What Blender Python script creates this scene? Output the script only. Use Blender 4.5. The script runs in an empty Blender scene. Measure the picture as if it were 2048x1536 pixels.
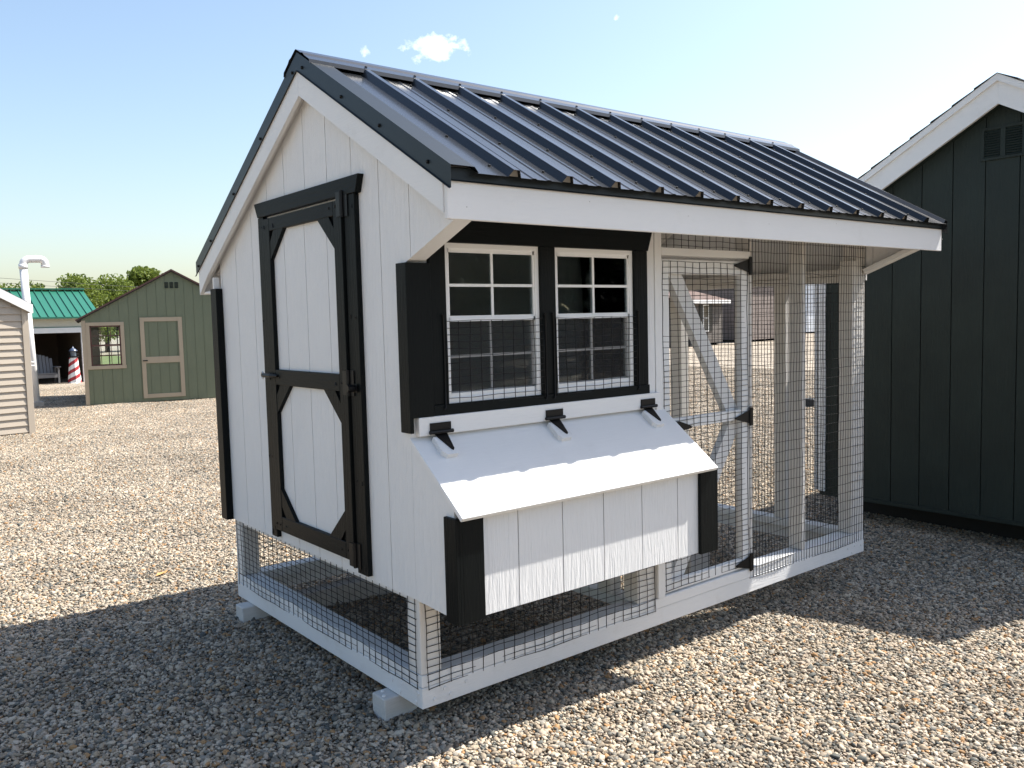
import bpy, bmesh, math, random
import numpy as np
from mathutils import Vector, Matrix
random.seed(7); rng = np.random.default_rng(7)
scene = bpy.context.scene
COL = scene.collection

# ------------------------------------------------------------------ camera
cd = bpy.data.cameras.new('camera'); cam = bpy.data.objects.new('camera', cd); COL.objects.link(cam)
cam.matrix_world = (Matrix.Translation((-1.8098, -2.8898, 1.5806)) @ Matrix.Rotation(-0.6762, 4, 'Z')
                    @ Matrix.Rotation(1.4954, 4, 'X') @ Matrix.Rotation(-0.0246, 4, 'Z'))
cd.sensor_fit = 'HORIZONTAL'; cd.sensor_width = 36.0; cd.lens = 1713.24 / 2048 * 36.0
cd.clip_start = 0.05; cd.clip_end = 3000
scene.camera = cam
# ------------------------------------------------------------------ sky, sun, exposure
SUN = Vector((.757, -0.185, 1.0)).normalized()
EL = math.asin(SUN.z); AZ = math.atan2(SUN.x, SUN.y)
w = bpy.data.worlds.new('World'); scene.world = w; w.use_nodes = True
nt = w.node_tree; nt.nodes.clear(); N = nt.nodes.new; Lk = nt.links.new
out = N('ShaderNodeOutputWorld'); bg = N('ShaderNodeBackground'); sky = N('ShaderNodeTexSky')
sky.sky_type = 'NISHITA'; sky.sun_disc = False; sky.sun_elevation = EL; sky.sun_rotation = AZ
sky.altitude = 100; sky.air_density = 1.2; sky.dust_density = 1.9; sky.ozone_density = 1.15
bg.inputs['Strength'].default_value = 0.097
# a small fair-weather cloud, fixed to a direction of the sky
tc = N('ShaderNodeTexCoord')
def vmath(op, a, b=None):
    n = N('ShaderNodeVectorMath'); n.operation = op
    for i, v in enumerate((a, b)):
        if v is None: continue
        if isinstance(v, (tuple, Vector)): n.inputs[i].default_value = tuple(v)
        else: Lk(v, n.inputs[i])
    return n
def fmath(op, a, b=None, clamp=False):
    n = N('ShaderNodeMath'); n.operation = op; n.use_clamp = clamp
    for i, v in enumerate((a, b)):
        if v is None: continue
        if isinstance(v, (int, float)): n.inputs[i].default_value = v
        else: Lk(v, n.inputs[i])
    return n.outputs[0]
def cloud(direction, su, sv, dens, seed):
    d = Vector(direction).normalized(); u = d.cross(Vector((0, 0, 1))).normalized(); v = u.cross(d)
    du = vmath('DOT_PRODUCT', tc.outputs['Generated'], u).outputs['Value']
    dv = vmath('DOT_PRODUCT', tc.outputs['Generated'], v).outputs['Value']
    dd = vmath('DOT_PRODUCT', tc.outputs['Generated'], d).outputs['Value']
    a = fmath('POWER', fmath('ABSOLUTE', fmath('DIVIDE', du, su)), 2); b = fmath('POWER', fmath('ABSOLUTE', fmath('DIVIDE', dv, sv)), 2)
    r = fmath('SQRT', fmath('ADD', a, b))
    nz = N('ShaderNodeTexNoise'); nz.inputs['Scale'].default_value = 55; nz.inputs['Detail'].default_value = 7; nz.inputs['Roughness'].default_value = .62
    mp = N('ShaderNodeMapping'); mp.inputs['Location'].default_value = (seed, 0, 0); Lk(tc.outputs['Generated'], mp.inputs['Vector']); Lk(mp.outputs[0], nz.inputs['Vector'])
    m = fmath('ADD', fmath('MULTIPLY', fmath('SUBTRACT', 1.0, r), .75), fmath('MULTIPLY', fmath('SUBTRACT', nz.outputs['Fac'], .5), 3.0))
    m = fmath('MULTIPLY', fmath('ADD', m, dens), .7, True)
    return fmath('MULTIPLY', m, fmath('GREATER_THAN', dd, 0.0))
CL = [((.5340, .7915, .2935), .027, .0130, .02, 1.3), ((.5545, .7783, .2975), .019, .007, -.12, 3.3), ((.4744, .8314, .2892), .007, .009, -.42, 4.1), ((.6821, .6591, .3168), .007, .006, -.4, 2.2), ((.70, .6487, .2986), .009, .005, -.4, 7.7)]
mask = None
for c in CL:
    m = cloud(*c); mask = m if mask is None else fmath('MAXIMUM', mask, m)
mix = N('ShaderNodeMixRGB'); Lk(mask, mix.inputs[0]); Lk(sky.outputs[0], mix.inputs[1]); mix.inputs[2].default_value = (11, 11, 11.4, 1)
Lk(mix.outputs[0], bg.inputs['Color']); Lk(bg.outputs[0], out.inputs['Surface'])
sd = bpy.data.lights.new('sun', 'SUN'); sd.energy = 5.0; sd.angle = math.radians(.53); sd.color = (1, .955, .88)
so = bpy.data.objects.new('sun', sd); COL.objects.link(so); so.rotation_euler = SUN.to_track_quat('Z', 'Y').to_euler(); so.location = (0, 0, 30)
vs = scene.view_settings; vs.view_transform = 'Standard'; vs.look = 'None'; vs.gamma = 1; vs.use_curve_mapping = False
vs.exposure = 1.2
scene.cycles.max_bounces = 8; scene.cycles.transparent_max_bounces = 16; scene.cycles.sample_clamp_indirect = 6

# ------------------------------------------------------------------ materials
MATS = {}
def mat(name, col, rough=.6, metal=0.0, grain=None, gs=1.0, bump=0.0, var=.0, spec=.5, coat=0.0, dirt=0.0, dirtcol=(.25, .21, .16)):
    """grain: axis the wood grain runs along ('x','y','z') or 'o' for isotropic"""
    if name in MATS: return MATS[name]
    m = bpy.data.materials.new(name); m.use_nodes = True; t = m.node_tree; n = t.nodes; b = n['Principled BSDF']
    b.inputs['Roughness'].default_value = rough; b.inputs['Metallic'].default_value = metal
    b.inputs['Specular IOR Level'].default_value = spec; b.inputs['Coat Weight'].default_value = coat; b.inputs['Coat Roughness'].default_value = .12
    b.inputs['Base Color'].default_value = (*col, 1)
    if grain:
        co = n.new('ShaderNodeTexCoord'); oi = n.new('ShaderNodeObjectInfo'); mp = n.new('ShaderNodeMapping')
        ad = n.new('ShaderNodeVectorMath'); ad.operation = 'ADD'; sc = n.new('ShaderNodeVectorMath'); sc.operation = 'SCALE'
        cmb = n.new('ShaderNodeCombineXYZ')
        for i in range(3): t.links.new(oi.outputs['Random'], cmb.inputs[i])
        t.links.new(cmb.outputs[0], sc.inputs[0]); sc.inputs['Scale'].default_value = 37.0
        t.links.new(co.outputs['Object'], ad.inputs[0]); t.links.new(sc.outputs[0], ad.inputs[1]); t.links.new(ad.outputs[0], mp.inputs['Vector'])
        s = [110 * gs] * 3
        if grain in 'xyz': s['xyz'.index(grain)] = 9 * gs
        mp.inputs['Scale'].default_value = s
        nz = n.new('ShaderNodeTexNoise'); nz.inputs['Scale'].default_value = 1; nz.inputs['Detail'].default_value = 5; nz.inputs['Roughness'].default_value = .6
        nz.inputs['Distortion'].default_value = .6
        t.links.new(mp.outputs[0], nz.inputs['Vector'])
        lo = n.new('ShaderNodeTexNoise'); lo.inputs['Scale'].default_value = 2.2; lo.inputs['Detail'].default_value = 4; t.links.new(ad.outputs[0], lo.inputs['Vector'])
        mx = n.new('ShaderNodeMixRGB'); mx.blend_type = 'MULTIPLY'; mx.inputs[0].default_value = 1; mx.inputs[1].default_value = (*col, 1)
        r = n.new('ShaderNodeValToRGB'); r.color_ramp.elements[0].position = .3; r.color_ramp.elements[1].position = .72
        v0 = 1 - var; r.color_ramp.elements[0].color = (v0, v0, v0, 1); r.color_ramp.elements[1].color = (1, 1, 1, 1)
        ms = n.new('ShaderNodeMath'); ms.operation = 'MULTIPLY_ADD'; t.links.new(lo.outputs[0], ms.inputs[0]); ms.inputs[1].default_value = .6
        mh = n.new('ShaderNodeMath'); mh.operation = 'MULTIPLY'; t.links.new(nz.outputs[0], mh.inputs[0]); mh.inputs[1].default_value = .4
        t.links.new(mh.outputs[0], ms.inputs[2]); t.links.new(ms.outputs[0], r.inputs[0]); t.links.new(r.outputs[0], mx.inputs[2])
        last = mx.outputs[0]
        if dirt:
            d2 = n.new('ShaderNodeTexNoise'); d2.inputs['Scale'].default_value = 7; d2.inputs['Detail'].default_value = 8; d2.inputs['Roughness'].default_value = .7; t.links.new(ad.outputs[0], d2.inputs['Vector'])
            rr = n.new('ShaderNodeValToRGB'); rr.color_ramp.elements[0].position = .56; rr.color_ramp.elements[1].position = .8
            rr.color_ramp.elements[0].color = (0, 0, 0, 1); rr.color_ramp.elements[1].color = (dirt, dirt, dirt, 1); t.links.new(d2.outputs[0], rr.inputs[0])
            m2 = n.new('ShaderNodeMixRGB'); t.links.new(rr.outputs[0], m2.inputs[0]); t.links.new(last, m2.inputs[1]); m2.inputs[2].default_value = (*dirtcol, 1); last = m2.outputs[0]
        t.links.new(last, b.inputs['Base Color'])
        if bump:
            bp = n.new('ShaderNodeBump'); bp.inputs['Strength'].default_value = 1; bp.inputs['Distance'].default_value = bump
            t.links.new(nz.outputs[0], bp.inputs['Height']); t.links.new(bp.outputs[0], b.inputs['Normal'])
    MATS[name] = m; return m
WH = (.71, .71, .71)
W_V = mat('white_paint_upright_grain', WH, .55, grain='z', bump=.0016, var=.05, dirt=.10)
W_SID = mat('white_siding_paint', WH, .6, grain='z', gs=.62, bump=.0052, var=.05, dirt=.08)
W_X = mat('white_paint_long_grain', WH, .5, grain='x', bump=.0012, var=.04, dirt=.08)
W_Y = mat('white_paint_cross_grain', WH, .5, grain='y', bump=.0012, var=.05, dirt=.14)
W_IN = mat('white_wash_framing', (.68, .66, .63), .7, grain='z', bump=.0012, var=.12, dirt=.2)
SKID = mat('weathered_white_timber', (.62, .60, .57), .8, grain='x', bump=.003, var=.3, dirt=.5, dirtcol=(.30, .26, .2))
B_V = mat('black_paint_upright_grain', (.0042, .0058, .0062), .48, grain='z', bump=.0022, var=.25, spec=.12)
B_Y = mat('black_paint_cross_grain', (.0042, .0058, .0062), .48, grain='y', bump=.0022, var=.25, spec=.12)
B_X = mat('black_paint_long_grain', (.0035, .0055, .006), .5, grain='x', bump=.0018, var=.25, spec=.12)
ROOF = mat('dark_painted_steel', (.017, .019, .022), .25, grain='o', gs=.07, bump=.0012, var=.25, spec=.42, coat=.35)
TRIMM = mat('dark_painted_steel_trim', (.009, .014, .018), .38, grain='o', gs=.3, bump=.0003, var=.2, spec=.32)
HW = mat('black_hardware', (.005, .005, .0055), .45, grain='o', bump=.0003, var=.2, spec=.25)
STEEL = mat('zinc_steel', (.55, .55, .56), .35, 1.0)
WIRE = mat('black_coated_wire', (.006, .006, .0065), .5, spec=.3)
VIN = mat('white_vinyl', (.82, .82, .82), .35, grain='o', var=.04)
PLY = mat('bare_plywood', (.36, .26, .16), .8, grain='x', var=.3)
DARKIN = mat('underfloor_darkening_brown', (.20, .16, .12), .9, grain='x', var=.3)  # dark tone for the sheet added to deepen shade under the house

def glass_mat(name, tint=(.9, .95, .95), ior=1.45):
    m = bpy.data.materials.new(name); m.use_nodes = True; t = m.node_tree; n = t.nodes; n.clear()
    o = n.new('ShaderNodeOutputMaterial'); mx = n.new('ShaderNodeMixShader'); fr = n.new('ShaderNodeFresnel'); fr.inputs[0].default_value = ior
    tr = n.new('ShaderNodeBsdfTransparent'); tr.inputs[0].default_value = (*tint, 1); gl = n.new('ShaderNodeBsdfGlossy'); gl.inputs['Roughness'].default_value = .015
    tx = n.new('ShaderNodeTexCoord'); nz = n.new('ShaderNodeTexNoise'); nz.inputs['Scale'].default_value = 3; bp = n.new('ShaderNodeBump'); bp.inputs['Distance'].default_value = .002
    t.links.new(tx.outputs['Object'], nz.inputs[0]); t.links.new(nz.outputs[0], bp.inputs['Height']); t.links.new(bp.outputs[0], gl.inputs['Normal'])
    t.links.new(fr.outputs[0], mx.inputs[0]); t.links.new(tr.outputs[0], mx.inputs[1]); t.links.new(gl.outputs[0], mx.inputs[2]); t.links.new(mx.outputs[0], o.inputs[0])
    return m
GLASS = glass_mat('window_glass')
def screen_mat():
    m = bpy.data.materials.new('insect_screen'); m.use_nodes = True; t = m.node_tree; n = t.nodes; n.clear()
    o = n.new('ShaderNodeOutputMaterial'); mx = n.new('ShaderNodeMixShader'); mx.inputs[0].default_value = .26
    tr = n.new('ShaderNodeBsdfTransparent'); df = n.new('ShaderNodeBsdfDiffuse'); df.inputs[0].default_value = (.07, .07, .07, 1)
    t.links.new(tr.outputs[0], mx.inputs[1]); t.links.new(df.outputs[0], mx.inputs[2]); t.links.new(mx.outputs[0], o.inputs[0]); return m
SCREEN = screen_mat()

# ------------------------------------------------------------------ helpers
def tag(o, label=None, cat=None, group=None, kind=None):
    for k, v in (('label', label), ('category', cat), ('group', group), ('kind', kind)):
        if v: o[k] = v
    return o
def thing(name, label, cat, loc=(0, 0, 0), rz=0, group=None):
    o = bpy.data.objects.new(name, None); o.empty_display_size = .2; COL.objects.link(o); o.location = loc; o.rotation_euler = (0, 0, rz)
    return tag(o, label, cat, group)
def link(name, me, m, parent):
    if m: me.materials.append(m)
    o = bpy.data.objects.new(name, me); COL.objects.link(o); o.parent = parent; return o
def bmobj(name, bm, m, parent=None, smooth=False):
    me = bpy.data.meshes.new(name); bmesh.ops.recalc_face_normals(bm, faces=bm.faces); bm.to_mesh(me); bm.free()
    if smooth: me.shade_smooth()
    return link(name, me, m, parent)
def hexa(bm, c):
    v = [bm.verts.new(p) for p in c]
    for f in ((0, 1, 2, 3), (7, 6, 5, 4), (0, 4, 5, 1), (1, 5, 6, 2), (2, 6, 7, 3), (3, 7, 4, 0)): bm.faces.new([v[i] for i in f])
    return v
def addbox(bm, x0, x1, y0, y1, z0, z1):
    return hexa(bm, [(x0, y0, z0), (x1, y0, z0), (x1, y1, z0), (x0, y1, z0), (x0, y0, z1), (x1, y0, z1), (x1, y1, z1), (x0, y1, z1)])
def box(name, x0, x1, y0, y1, z0, z1, m, parent=None, bev=.002):
    bm = bmesh.new(); addbox(bm, x0, x1, y0, y1, z0, z1)
    if bev: bmesh.ops.bevel(bm, geom=list(bm.edges), offset=min(bev, .3 * min(x1 - x0, y1 - y0, z1 - z0)), segments=1, affect='EDGES')
    return bmobj(name, bm, m, parent)
def addprism(bm, poly, axis, a, b):
    def P(u, v, w):
        return {'x': (w, u, v), 'y': (u, w, v), 'z': (u, v, w)}[axis]
    lo = [bm.verts.new(P(u, v, a)) for u, v in poly]; hi = [bm.verts.new(P(u, v, b)) for u, v in poly]
    bm.faces.new(lo); bm.faces.new(hi[::-1])
    for i in range(len(poly)):
        j = (i + 1) % len(poly); bm.faces.new((lo[i], hi[i], hi[j], lo[j]))
def prism(name, poly, axis, a, b, m, parent=None, bev=0):
    bm = bmesh.new(); addprism(bm, poly, axis, a, b)
    if bev: bmesh.ops.bevel(bm, geom=list(bm.edges), offset=bev, segments=1, affect='EDGES')
    return bmobj(name, bm, m, parent)
def addbeam(bm, p, q, wdt, thk, up=(0, 0, 1)):
    p = Vector(p); q = Vector(q); d = (q - p).normalized(); u = Vector(up); s = d.cross(u).normalized(); n = s.cross(d)
    c = []
    for e in (p, q):
        for a, b in ((-1, -1), (1, -1), (1, 1), (-1, 1)): c.append(e + s * (a * wdt / 2) + n * (b * thk / 2))
    hexa(bm, c)
def beam(name, p, q, wdt, thk, m, parent=None, up=(0, 0, 1), bev=.002):
    bm = bmesh.new(); addbeam(bm, p, q, wdt, thk, up)
    if bev: bmesh.ops.bevel(bm, geom=list(bm.edges), offset=bev, segments=1, affect='EDGES')
    return bmobj(name, bm, m, parent)
def addtube(bm, pts, r, seg=10, cap=True):
    pts = [Vector(p) for p in pts]; rings = []; ref = None
    for i, p in enumerate(pts):
        d = ((pts[i + 1] if i + 1 < len(pts) else p) - (pts[i - 1] if i else p)).normalized()
        if ref is None: ref = d.orthogonal().normalized()
        ref = (ref - d * ref.dot(d)).normalized(); s = d.cross(ref); rr = r[i] if isinstance(r, (list, tuple)) else r
        rings.append([bm.verts.new(p + (ref * math.cos(a) + s * math.sin(a)) * rr) for a in [2 * math.pi * k / seg for k in range(seg)]])
    for a, b in zip(rings, rings[1:]):
        for k in range(seg): bm.faces.new((a[k], a[(k + 1) % seg], b[(k + 1) % seg], b[k]))
    if cap: bm.faces.new(rings[0][::-1]); bm.faces.new(rings[-1])
def tube(name, pts, r, m, parent=None, seg=10, smooth=True):
    bm = bmesh.new(); addtube(bm, pts, r, seg); return bmobj(name, bm, m, parent, smooth)
def lathe(name, prof, c, m, parent=None, seg=20, smooth=False):
    bm = bmesh.new(); rings = [[bm.verts.new((c[0] + r * math.cos(2 * math.pi * k / seg), c[1] + r * math.sin(2 * math.pi * k / seg), c[2] + z)) for k in range(seg)] for r, z in prof]
    for a, b in zip(rings, rings[1:]):
        for k in range(seg): bm.faces.new((a[k], a[(k + 1) % seg], b[(k + 1) % seg], b[k]))
    bm.faces.new(rings[0][::-1]); bm.faces.new(rings[-1]); return bmobj(name, bm, m, parent, smooth)
def clip(poly, a, b):
    def half(ps, f):
        o = []
        for i, p in enumerate(ps):
            q = ps[(i + 1) % len(ps)]; fp, fq = f(p), f(q)
            if fp >= 0: o.append(p)
            if (fp >= 0) != (fq >= 0):
                t = fp / (fp - fq); o.append((p[0] + t * (q[0] - p[0]), p[1] + t * (q[1] - p[1])))
        return o
    ps = half(poly, lambda p: p[0] - a)
    return half(ps, lambda p: b - p[0]) if len(ps) > 2 else []
def area(p): return abs(sum(p[i][0] * p[(i + 1) % len(p)][1] - p[(i + 1) % len(p)][0] * p[i][1] for i in range(len(p)))) / 2
def boards(poly, cuts, axis, a, b, m, parent, gap=.005, name='siding_board'):
    """grooved sheet siding: one board between each pair of grooves"""
    for u0, u1 in zip(cuts, cuts[1:]):
        p = clip(poly, u0 + gap / 2, u1 - gap / 2)
        if len(p) > 2 and area(p) > 1e-4:
            q = []
            for v in p:
                if not q or (abs(v[0] - q[-1][0]) + abs(v[1] - q[-1][1])) > 1e-5: q.append(v)
            if abs(q[0][0] - q[-1][0]) + abs(q[0][1] - q[-1][1]) < 1e-5: q.pop()
            if len(q) > 2: prism(name, q, axis, a, b, m, parent)

# ------------------------------------------------------------------ ground
def gz(x, y):
    s = lambda t: t * t * (3 - 2 * t)
    f = 1 - s(min(1, max(0, (y - 4.5) / 6))); g = s(min(1, max(0, (x + 1.2) / 6.0)))
    return -.078 - .175 * g * f + .008 * math.sin(x * 1.9 + .6 * y + 1) * math.sin(y * 1.5 - .5 * x) + .005 * math.sin(3.1 * x - 2.3 * y)
def ground_mat():
    m = bpy.data.materials.new('gravel_bed'); m.use_nodes = True; t = m.node_tree; n = t.nodes; b = n['Principled BSDF']; b.inputs['Roughness'].default_value = .85
    co = n.new('ShaderNodeTexCoord'); vo = n.new('ShaderNodeTexVoronoi'); vo.inputs['Scale'].default_value = 66; vo.inputs['Randomness'].default_value = 1
    t.links.new(co.outputs['Object'], vo.inputs['Vector'])
    r = n.new('ShaderNodeValToRGB'); stone_ramp(r); sp = n.new('ShaderNodeSeparateColor'); t.links.new(vo.outputs['Color'], sp.inputs[0]); t.links.new(sp.outputs[0], r.inputs[0])
    lo = n.new('ShaderNodeTexNoise'); lo.inputs['Scale'].default_value = .5; lo.inputs['Detail'].default_value = 5; t.links.new(co.outputs['Object'], lo.inputs['Vector'])
    mr = n.new('ShaderNodeMapRange'); mr.inputs['From Min'].default_value = .3; mr.inputs['From Max'].default_value = .7; mr.inputs['To Min'].default_value = .8; mr.inputs['To Max'].default_value = 1.05
    t.links.new(lo.outputs[0], mr.inputs[0]); mx = n.new('ShaderNodeMixRGB'); mx.blend_type = 'MULTIPLY'; mx.inputs[0].default_value = 1
    t.links.new(r.outputs[0], mx.inputs[1]); t.links.new(mr.outputs[0], mx.inputs[2]); t.links.new(mx.outputs[0], b.inputs['Base Color'])
    bp = n.new('ShaderNodeBump'); bp.inputs['Strength'].default_value = .9; bp.inputs['Distance'].default_value = .012; bp.invert = True
    t.links.new(vo.outputs['Distance'], bp.inputs['Height']); t.links.new(bp.outputs[0], b.inputs['Normal']); return m
PAL = [(.0, (.30, .25, .195)), (.14, (.50, .43, .345)), (.29, (.20, .185, .16)), (.40, (.39, .315, .235)), (.52, (.115, .12, .115)), (.60, (.55, .48, .40)),
       (.70, (.39, .235, .12)), (.755, (.265, .25, .225)), (.86, (.15, .12, .095)), (.92, (.44, .365, .30))]
def stone_ramp(r):
    cr = r.color_ramp; cr.interpolation = 'CONSTANT'
    while len(cr.elements) < len(PAL): cr.elements.new(.5)
    for e, (p, c) in zip(cr.elements, PAL): e.position = p; e.color = (.88 * c[0], .865 * c[1], .82 * c[2], 1)
GM = ground_mat()
xs = sorted(set([-600, -250, -100, -40, -20] + [round(-10 + .5 * i, 2) for i in range(53)] + [20, 30, 60, 120, 300, 600]))
ys = sorted(set([-600, -250, -100, -40, -15, -8] + [round(-5 + .5 * i, 2) for i in range(41)] + [20, 30, 45, 80, 150, 300, 600]))
vv = [(x, y, gz(x, y) - .012) for y in ys for x in xs]; nx = len(xs)
ff = [(j * nx + i, j * nx + i + 1, (j + 1) * nx + i + 1, (j + 1) * nx + i) for j in range(len(ys) - 1) for i in range(nx - 1)]
me = bpy.data.meshes.new('ground'); me.from_pydata(vv, [], ff); me.shade_smooth(); tag(link('ground', me, GM, None), 'pale gravel yard stretching to the far sheds', 'ground', kind='structure')

LAWN = mat('mown_grass', (.12, .15, .04), .9, grain='o', gs=.05, var=.35)
lv = []; lx = list(range(-60, 15, 3)); ly = list(range(33, 121, 3))
me = bpy.data.meshes.new('lawn'); me.from_pydata([(x, y, -.074 + .025 * ((y - 33) / 10) ** .5) for y in ly for x in lx], [], [(j * len(lx) + i, j * len(lx) + i + 1, (j + 1) * len(lx) + i + 1, (j + 1) * len(lx) + i) for j in range(len(ly) - 1) for i in range(len(lx) - 1)])
tag(link('lawn', me, LAWN, None), 'green field behind the pavilion and green shed', 'lawn', kind='structure')
def stone_mat():
    m = bpy.data.materials.new('river_stone'); m.use_nodes = True; t = m.node_tree; n = t.nodes; b = n['Principled BSDF']; b.inputs['Roughness'].default_value = .7; b.inputs['Specular IOR Level'].default_value = .2
    at = n.new('ShaderNodeAttribute'); at.attribute_name = 'tone'; r = n.new('ShaderNodeValToRGB'); stone_ramp(r); t.links.new(at.outputs['Fac'], r.inputs[0])
    co = n.new('ShaderNodeTexCoord'); nz = n.new('ShaderNodeTexNoise'); nz.inputs['Scale'].default_value = 160; nz.inputs['Detail'].default_value = 3; t.links.new(co.outputs['Object'], nz.inputs['Vector'])
    mr = n.new('ShaderNodeMapRange'); mr.inputs['To Min'].default_value = .62; mr.inputs['To Max'].default_value = 1.3; t.links.new(nz.outputs[0], mr.inputs[0])
    mx = n.new('ShaderNodeMixRGB'); mx.blend_type = 'MULTIPLY'; mx.inputs[0].default_value = 1; t.links.new(r.outputs[0], mx.inputs[1]); t.links.new(mr.outputs[0], mx.inputs[2])
    ge = n.new('ShaderNodeNewGeometry'); lo = n.new('ShaderNodeTexNoise'); lo.inputs['Scale'].default_value = .9; lo.inputs['Detail'].default_value = 6; lo.inputs['Roughness'].default_value = .65
    t.links.new(ge.outputs['Position'], lo.inputs['Vector']); mr2 = n.new('ShaderNodeMapRange'); mr2.inputs['From Min'].default_value = .32; mr2.inputs['From Max'].default_value = .68; mr2.inputs['To Min'].default_value = .76; mr2.inputs['To Max'].default_value = 1.16
    t.links.new(lo.outputs[0], mr2.inputs[0]); m3 = n.new('ShaderNodeMixRGB'); m3.blend_type = 'MULTIPLY'; m3.inputs[0].default_value = 1; t.links.new(mx.outputs[0], m3.inputs[1]); t.links.new(mr2.outputs[0], m3.inputs[2])
    t.links.new(m3.outputs[0], b.inputs['Base Color']); return m
SM = stone_mat()
bm = bmesh.new(); bmesh.ops.create_icosphere(bm, subdivisions=2, radius=1); IV = np.array([v.co[:] for v in bm.verts]); IF = np.array([[v.index for v in f.verts] for f in bm.faces]); bm.free()
TILE = .6
tilecol = bpy.data.collections.new('gravel_tiles')
def rotm(a, b, c):
    ca, sa, cb, sb, cc, sc = np.cos(a), np.sin(a), np.cos(b), np.sin(b), np.cos(c), np.sin(c)
    z = np.zeros_like(a); o = np.ones_like(a)
    RX = np.stack([np.stack([o, z, z], -1), np.stack([z, ca, -sa], -1), np.stack([z, sa, ca], -1)], -2)
    RY = np.stack([np.stack([cb, z, sb], -1), np.stack([z, o, z], -1), np.stack([-sb, z, cb], -1)], -2)
    RZ = np.stack([np.stack([cc, -sc, z], -1), np.stack([sc, cc, z], -1), np.stack([z, z, o], -1)], -2)
    return RZ @ RY @ RX
for k in range(5):
    n1 = 46; g = (np.stack(np.meshgrid(np.arange(n1), np.arange(n1)), -1).reshape(-1, 2) + .5) / n1
    P = (g + rng.uniform(-.55, .55, g.shape) / n1 - .5) * TILE; n = len(P)
    R_ = rng.lognormal(math.log(.0073), .36, n).clip(.0035, .017)
    S = np.stack([R_ * rng.uniform(.95, 1.5, n), R_ * rng.uniform(.75, 1.05, n), R_ * rng.uniform(.45, .75, n)], -1)
    Q = rotm(rng.normal(0, .38, n), rng.normal(0, .38, n), rng.uniform(0, 6.28, n))
    big = IV[None] * (1 + .16 * rng.normal(size=(n, len(IV), 1))) * S[:, None]
    V = np.einsum('nij,nvj->nvi', Q, big); V[..., 0] += P[:, None, 0]; V[..., 1] += P[:, None, 1]; V[..., 2] += rng.uniform(-.005, .005, n)[:, None]
    F = (IF[None] + (np.arange(n) * len(IV))[:, None, None]).reshape(-1, 3)
    me = bpy.data.meshes.new('gravel_tile'); me.from_pydata(V.reshape(-1, 3).tolist(), [], F.tolist()); me.shade_smooth()
    a = me.attributes.new('tone', 'FLOAT', 'POINT'); a.data.foreach_set('value', np.repeat(rng.uniform(0, 1, n), len(IV)).astype('f4'))
    me.materials.append(SM); tilecol.objects.link(bpy.data.objects.new('gravel_tile', me))
pts, rots, idx = [], [], []
for i in range(-16, 34):
    for j in range(-7, 42):
        x, y = i * TILE, j * TILE
        pts.append((x, y, gz(x, y))); gx = (gz(x + .3, y) - gz(x - .3, y)) / .6; gy = (gz(x, y + .3) - gz(x, y - .3)) / .6
        e = (Vector((0, 0, 1)).rotation_difference(Vector((-gx, -gy, 1)).normalized()).to_matrix() @ Matrix.Rotation(random.randrange(4) * math.pi / 2, 3, 'Z')).to_euler()
        rots.append(e[:]); idx.append(random.randrange(5))
me = bpy.data.meshes.new('gravel'); me.from_pydata(pts, [], [])
a = me.attributes.new('rot', 'FLOAT_VECTOR', 'POINT'); a.data.foreach_set('vector', np.array(rots, 'f4').ravel())
a = me.attributes.new('idx', 'INT', 'POINT'); a.data.foreach_set('value', np.array(idx, 'i4'))
go = link('gravel', me, SM, None); tag(go, 'loose rounded river gravel in tan, grey and rust covering the yard', 'gravel', kind='stuff')
ng = bpy.data.node_groups.new('scatter_gravel', 'GeometryNodeTree')
ng.interface.new_socket('Geometry', in_out='INPUT', socket_type='NodeSocketGeometry'); ng.interface.new_socket('Geometry', in_out='OUTPUT', socket_type='NodeSocketGeometry')
gi = ng.nodes.new('NodeGroupInput'); gout = ng.nodes.new('NodeGroupOutput'); iop = ng.nodes.new('GeometryNodeInstanceOnPoints'); ci = ng.nodes.new('GeometryNodeCollectionInfo')
ci.inputs['Collection'].default_value = tilecol; ci.inputs['Separate Children'].default_value = True; ci.inputs['Reset Children'].default_value = True
ra = ng.nodes.new('GeometryNodeInputNamedAttribute'); ra.data_type = 'FLOAT_VECTOR'; ra.inputs['Name'].default_value = 'rot'
ia = ng.nodes.new('GeometryNodeInputNamedAttribute'); ia.data_type = 'INT'; ia.inputs['Name'].default_value = 'idx'
e2r = ng.nodes.new('FunctionNodeEulerToRotation')
ng.links.new(gi.outputs[0], iop.inputs['Points']); ng.links.new(ci.outputs[0], iop.inputs['Instance']); iop.inputs['Pick Instance'].default_value = True
ng.links.new(ia.outputs['Attribute'], iop.inputs['Instance Index']); ng.links.new(ra.outputs['Attribute'], e2r.inputs[0]); ng.links.new(e2r.outputs[0], iop.inputs['Rotation'])
ng.links.new(iop.outputs[0], gout.inputs[0]); md = go.modifiers.new('scatter', 'NODES'); md.node_group = ng

# ================================================================== THE CHICKEN COOP
L, D, ZS = 3.446, 1.987, .4625
SL = .575; YR, ZR = .76, 2.775
XL, XR = -.07, 3.67; YE, YB = -.415, 2.21
def pan(y): return ZR - SL * abs(y - YR)
coop = thing('chicken_coop', 'white chicken coop with black trim, dark metal roof, nesting box and wire run', 'chicken coop')
W_XB = mat('dusty_white_paint_long_grain', WH, .6, grain='x', bump=.0016, var=.08, dirt=.34, dirtcol=(.40, .35, .29)); W_YB = mat('dusty_white_paint_cross_grain', WH, .6, grain='y', bump=.0016, var=.08, dirt=.34, dirtcol=(.40, .35, .29))
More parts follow.
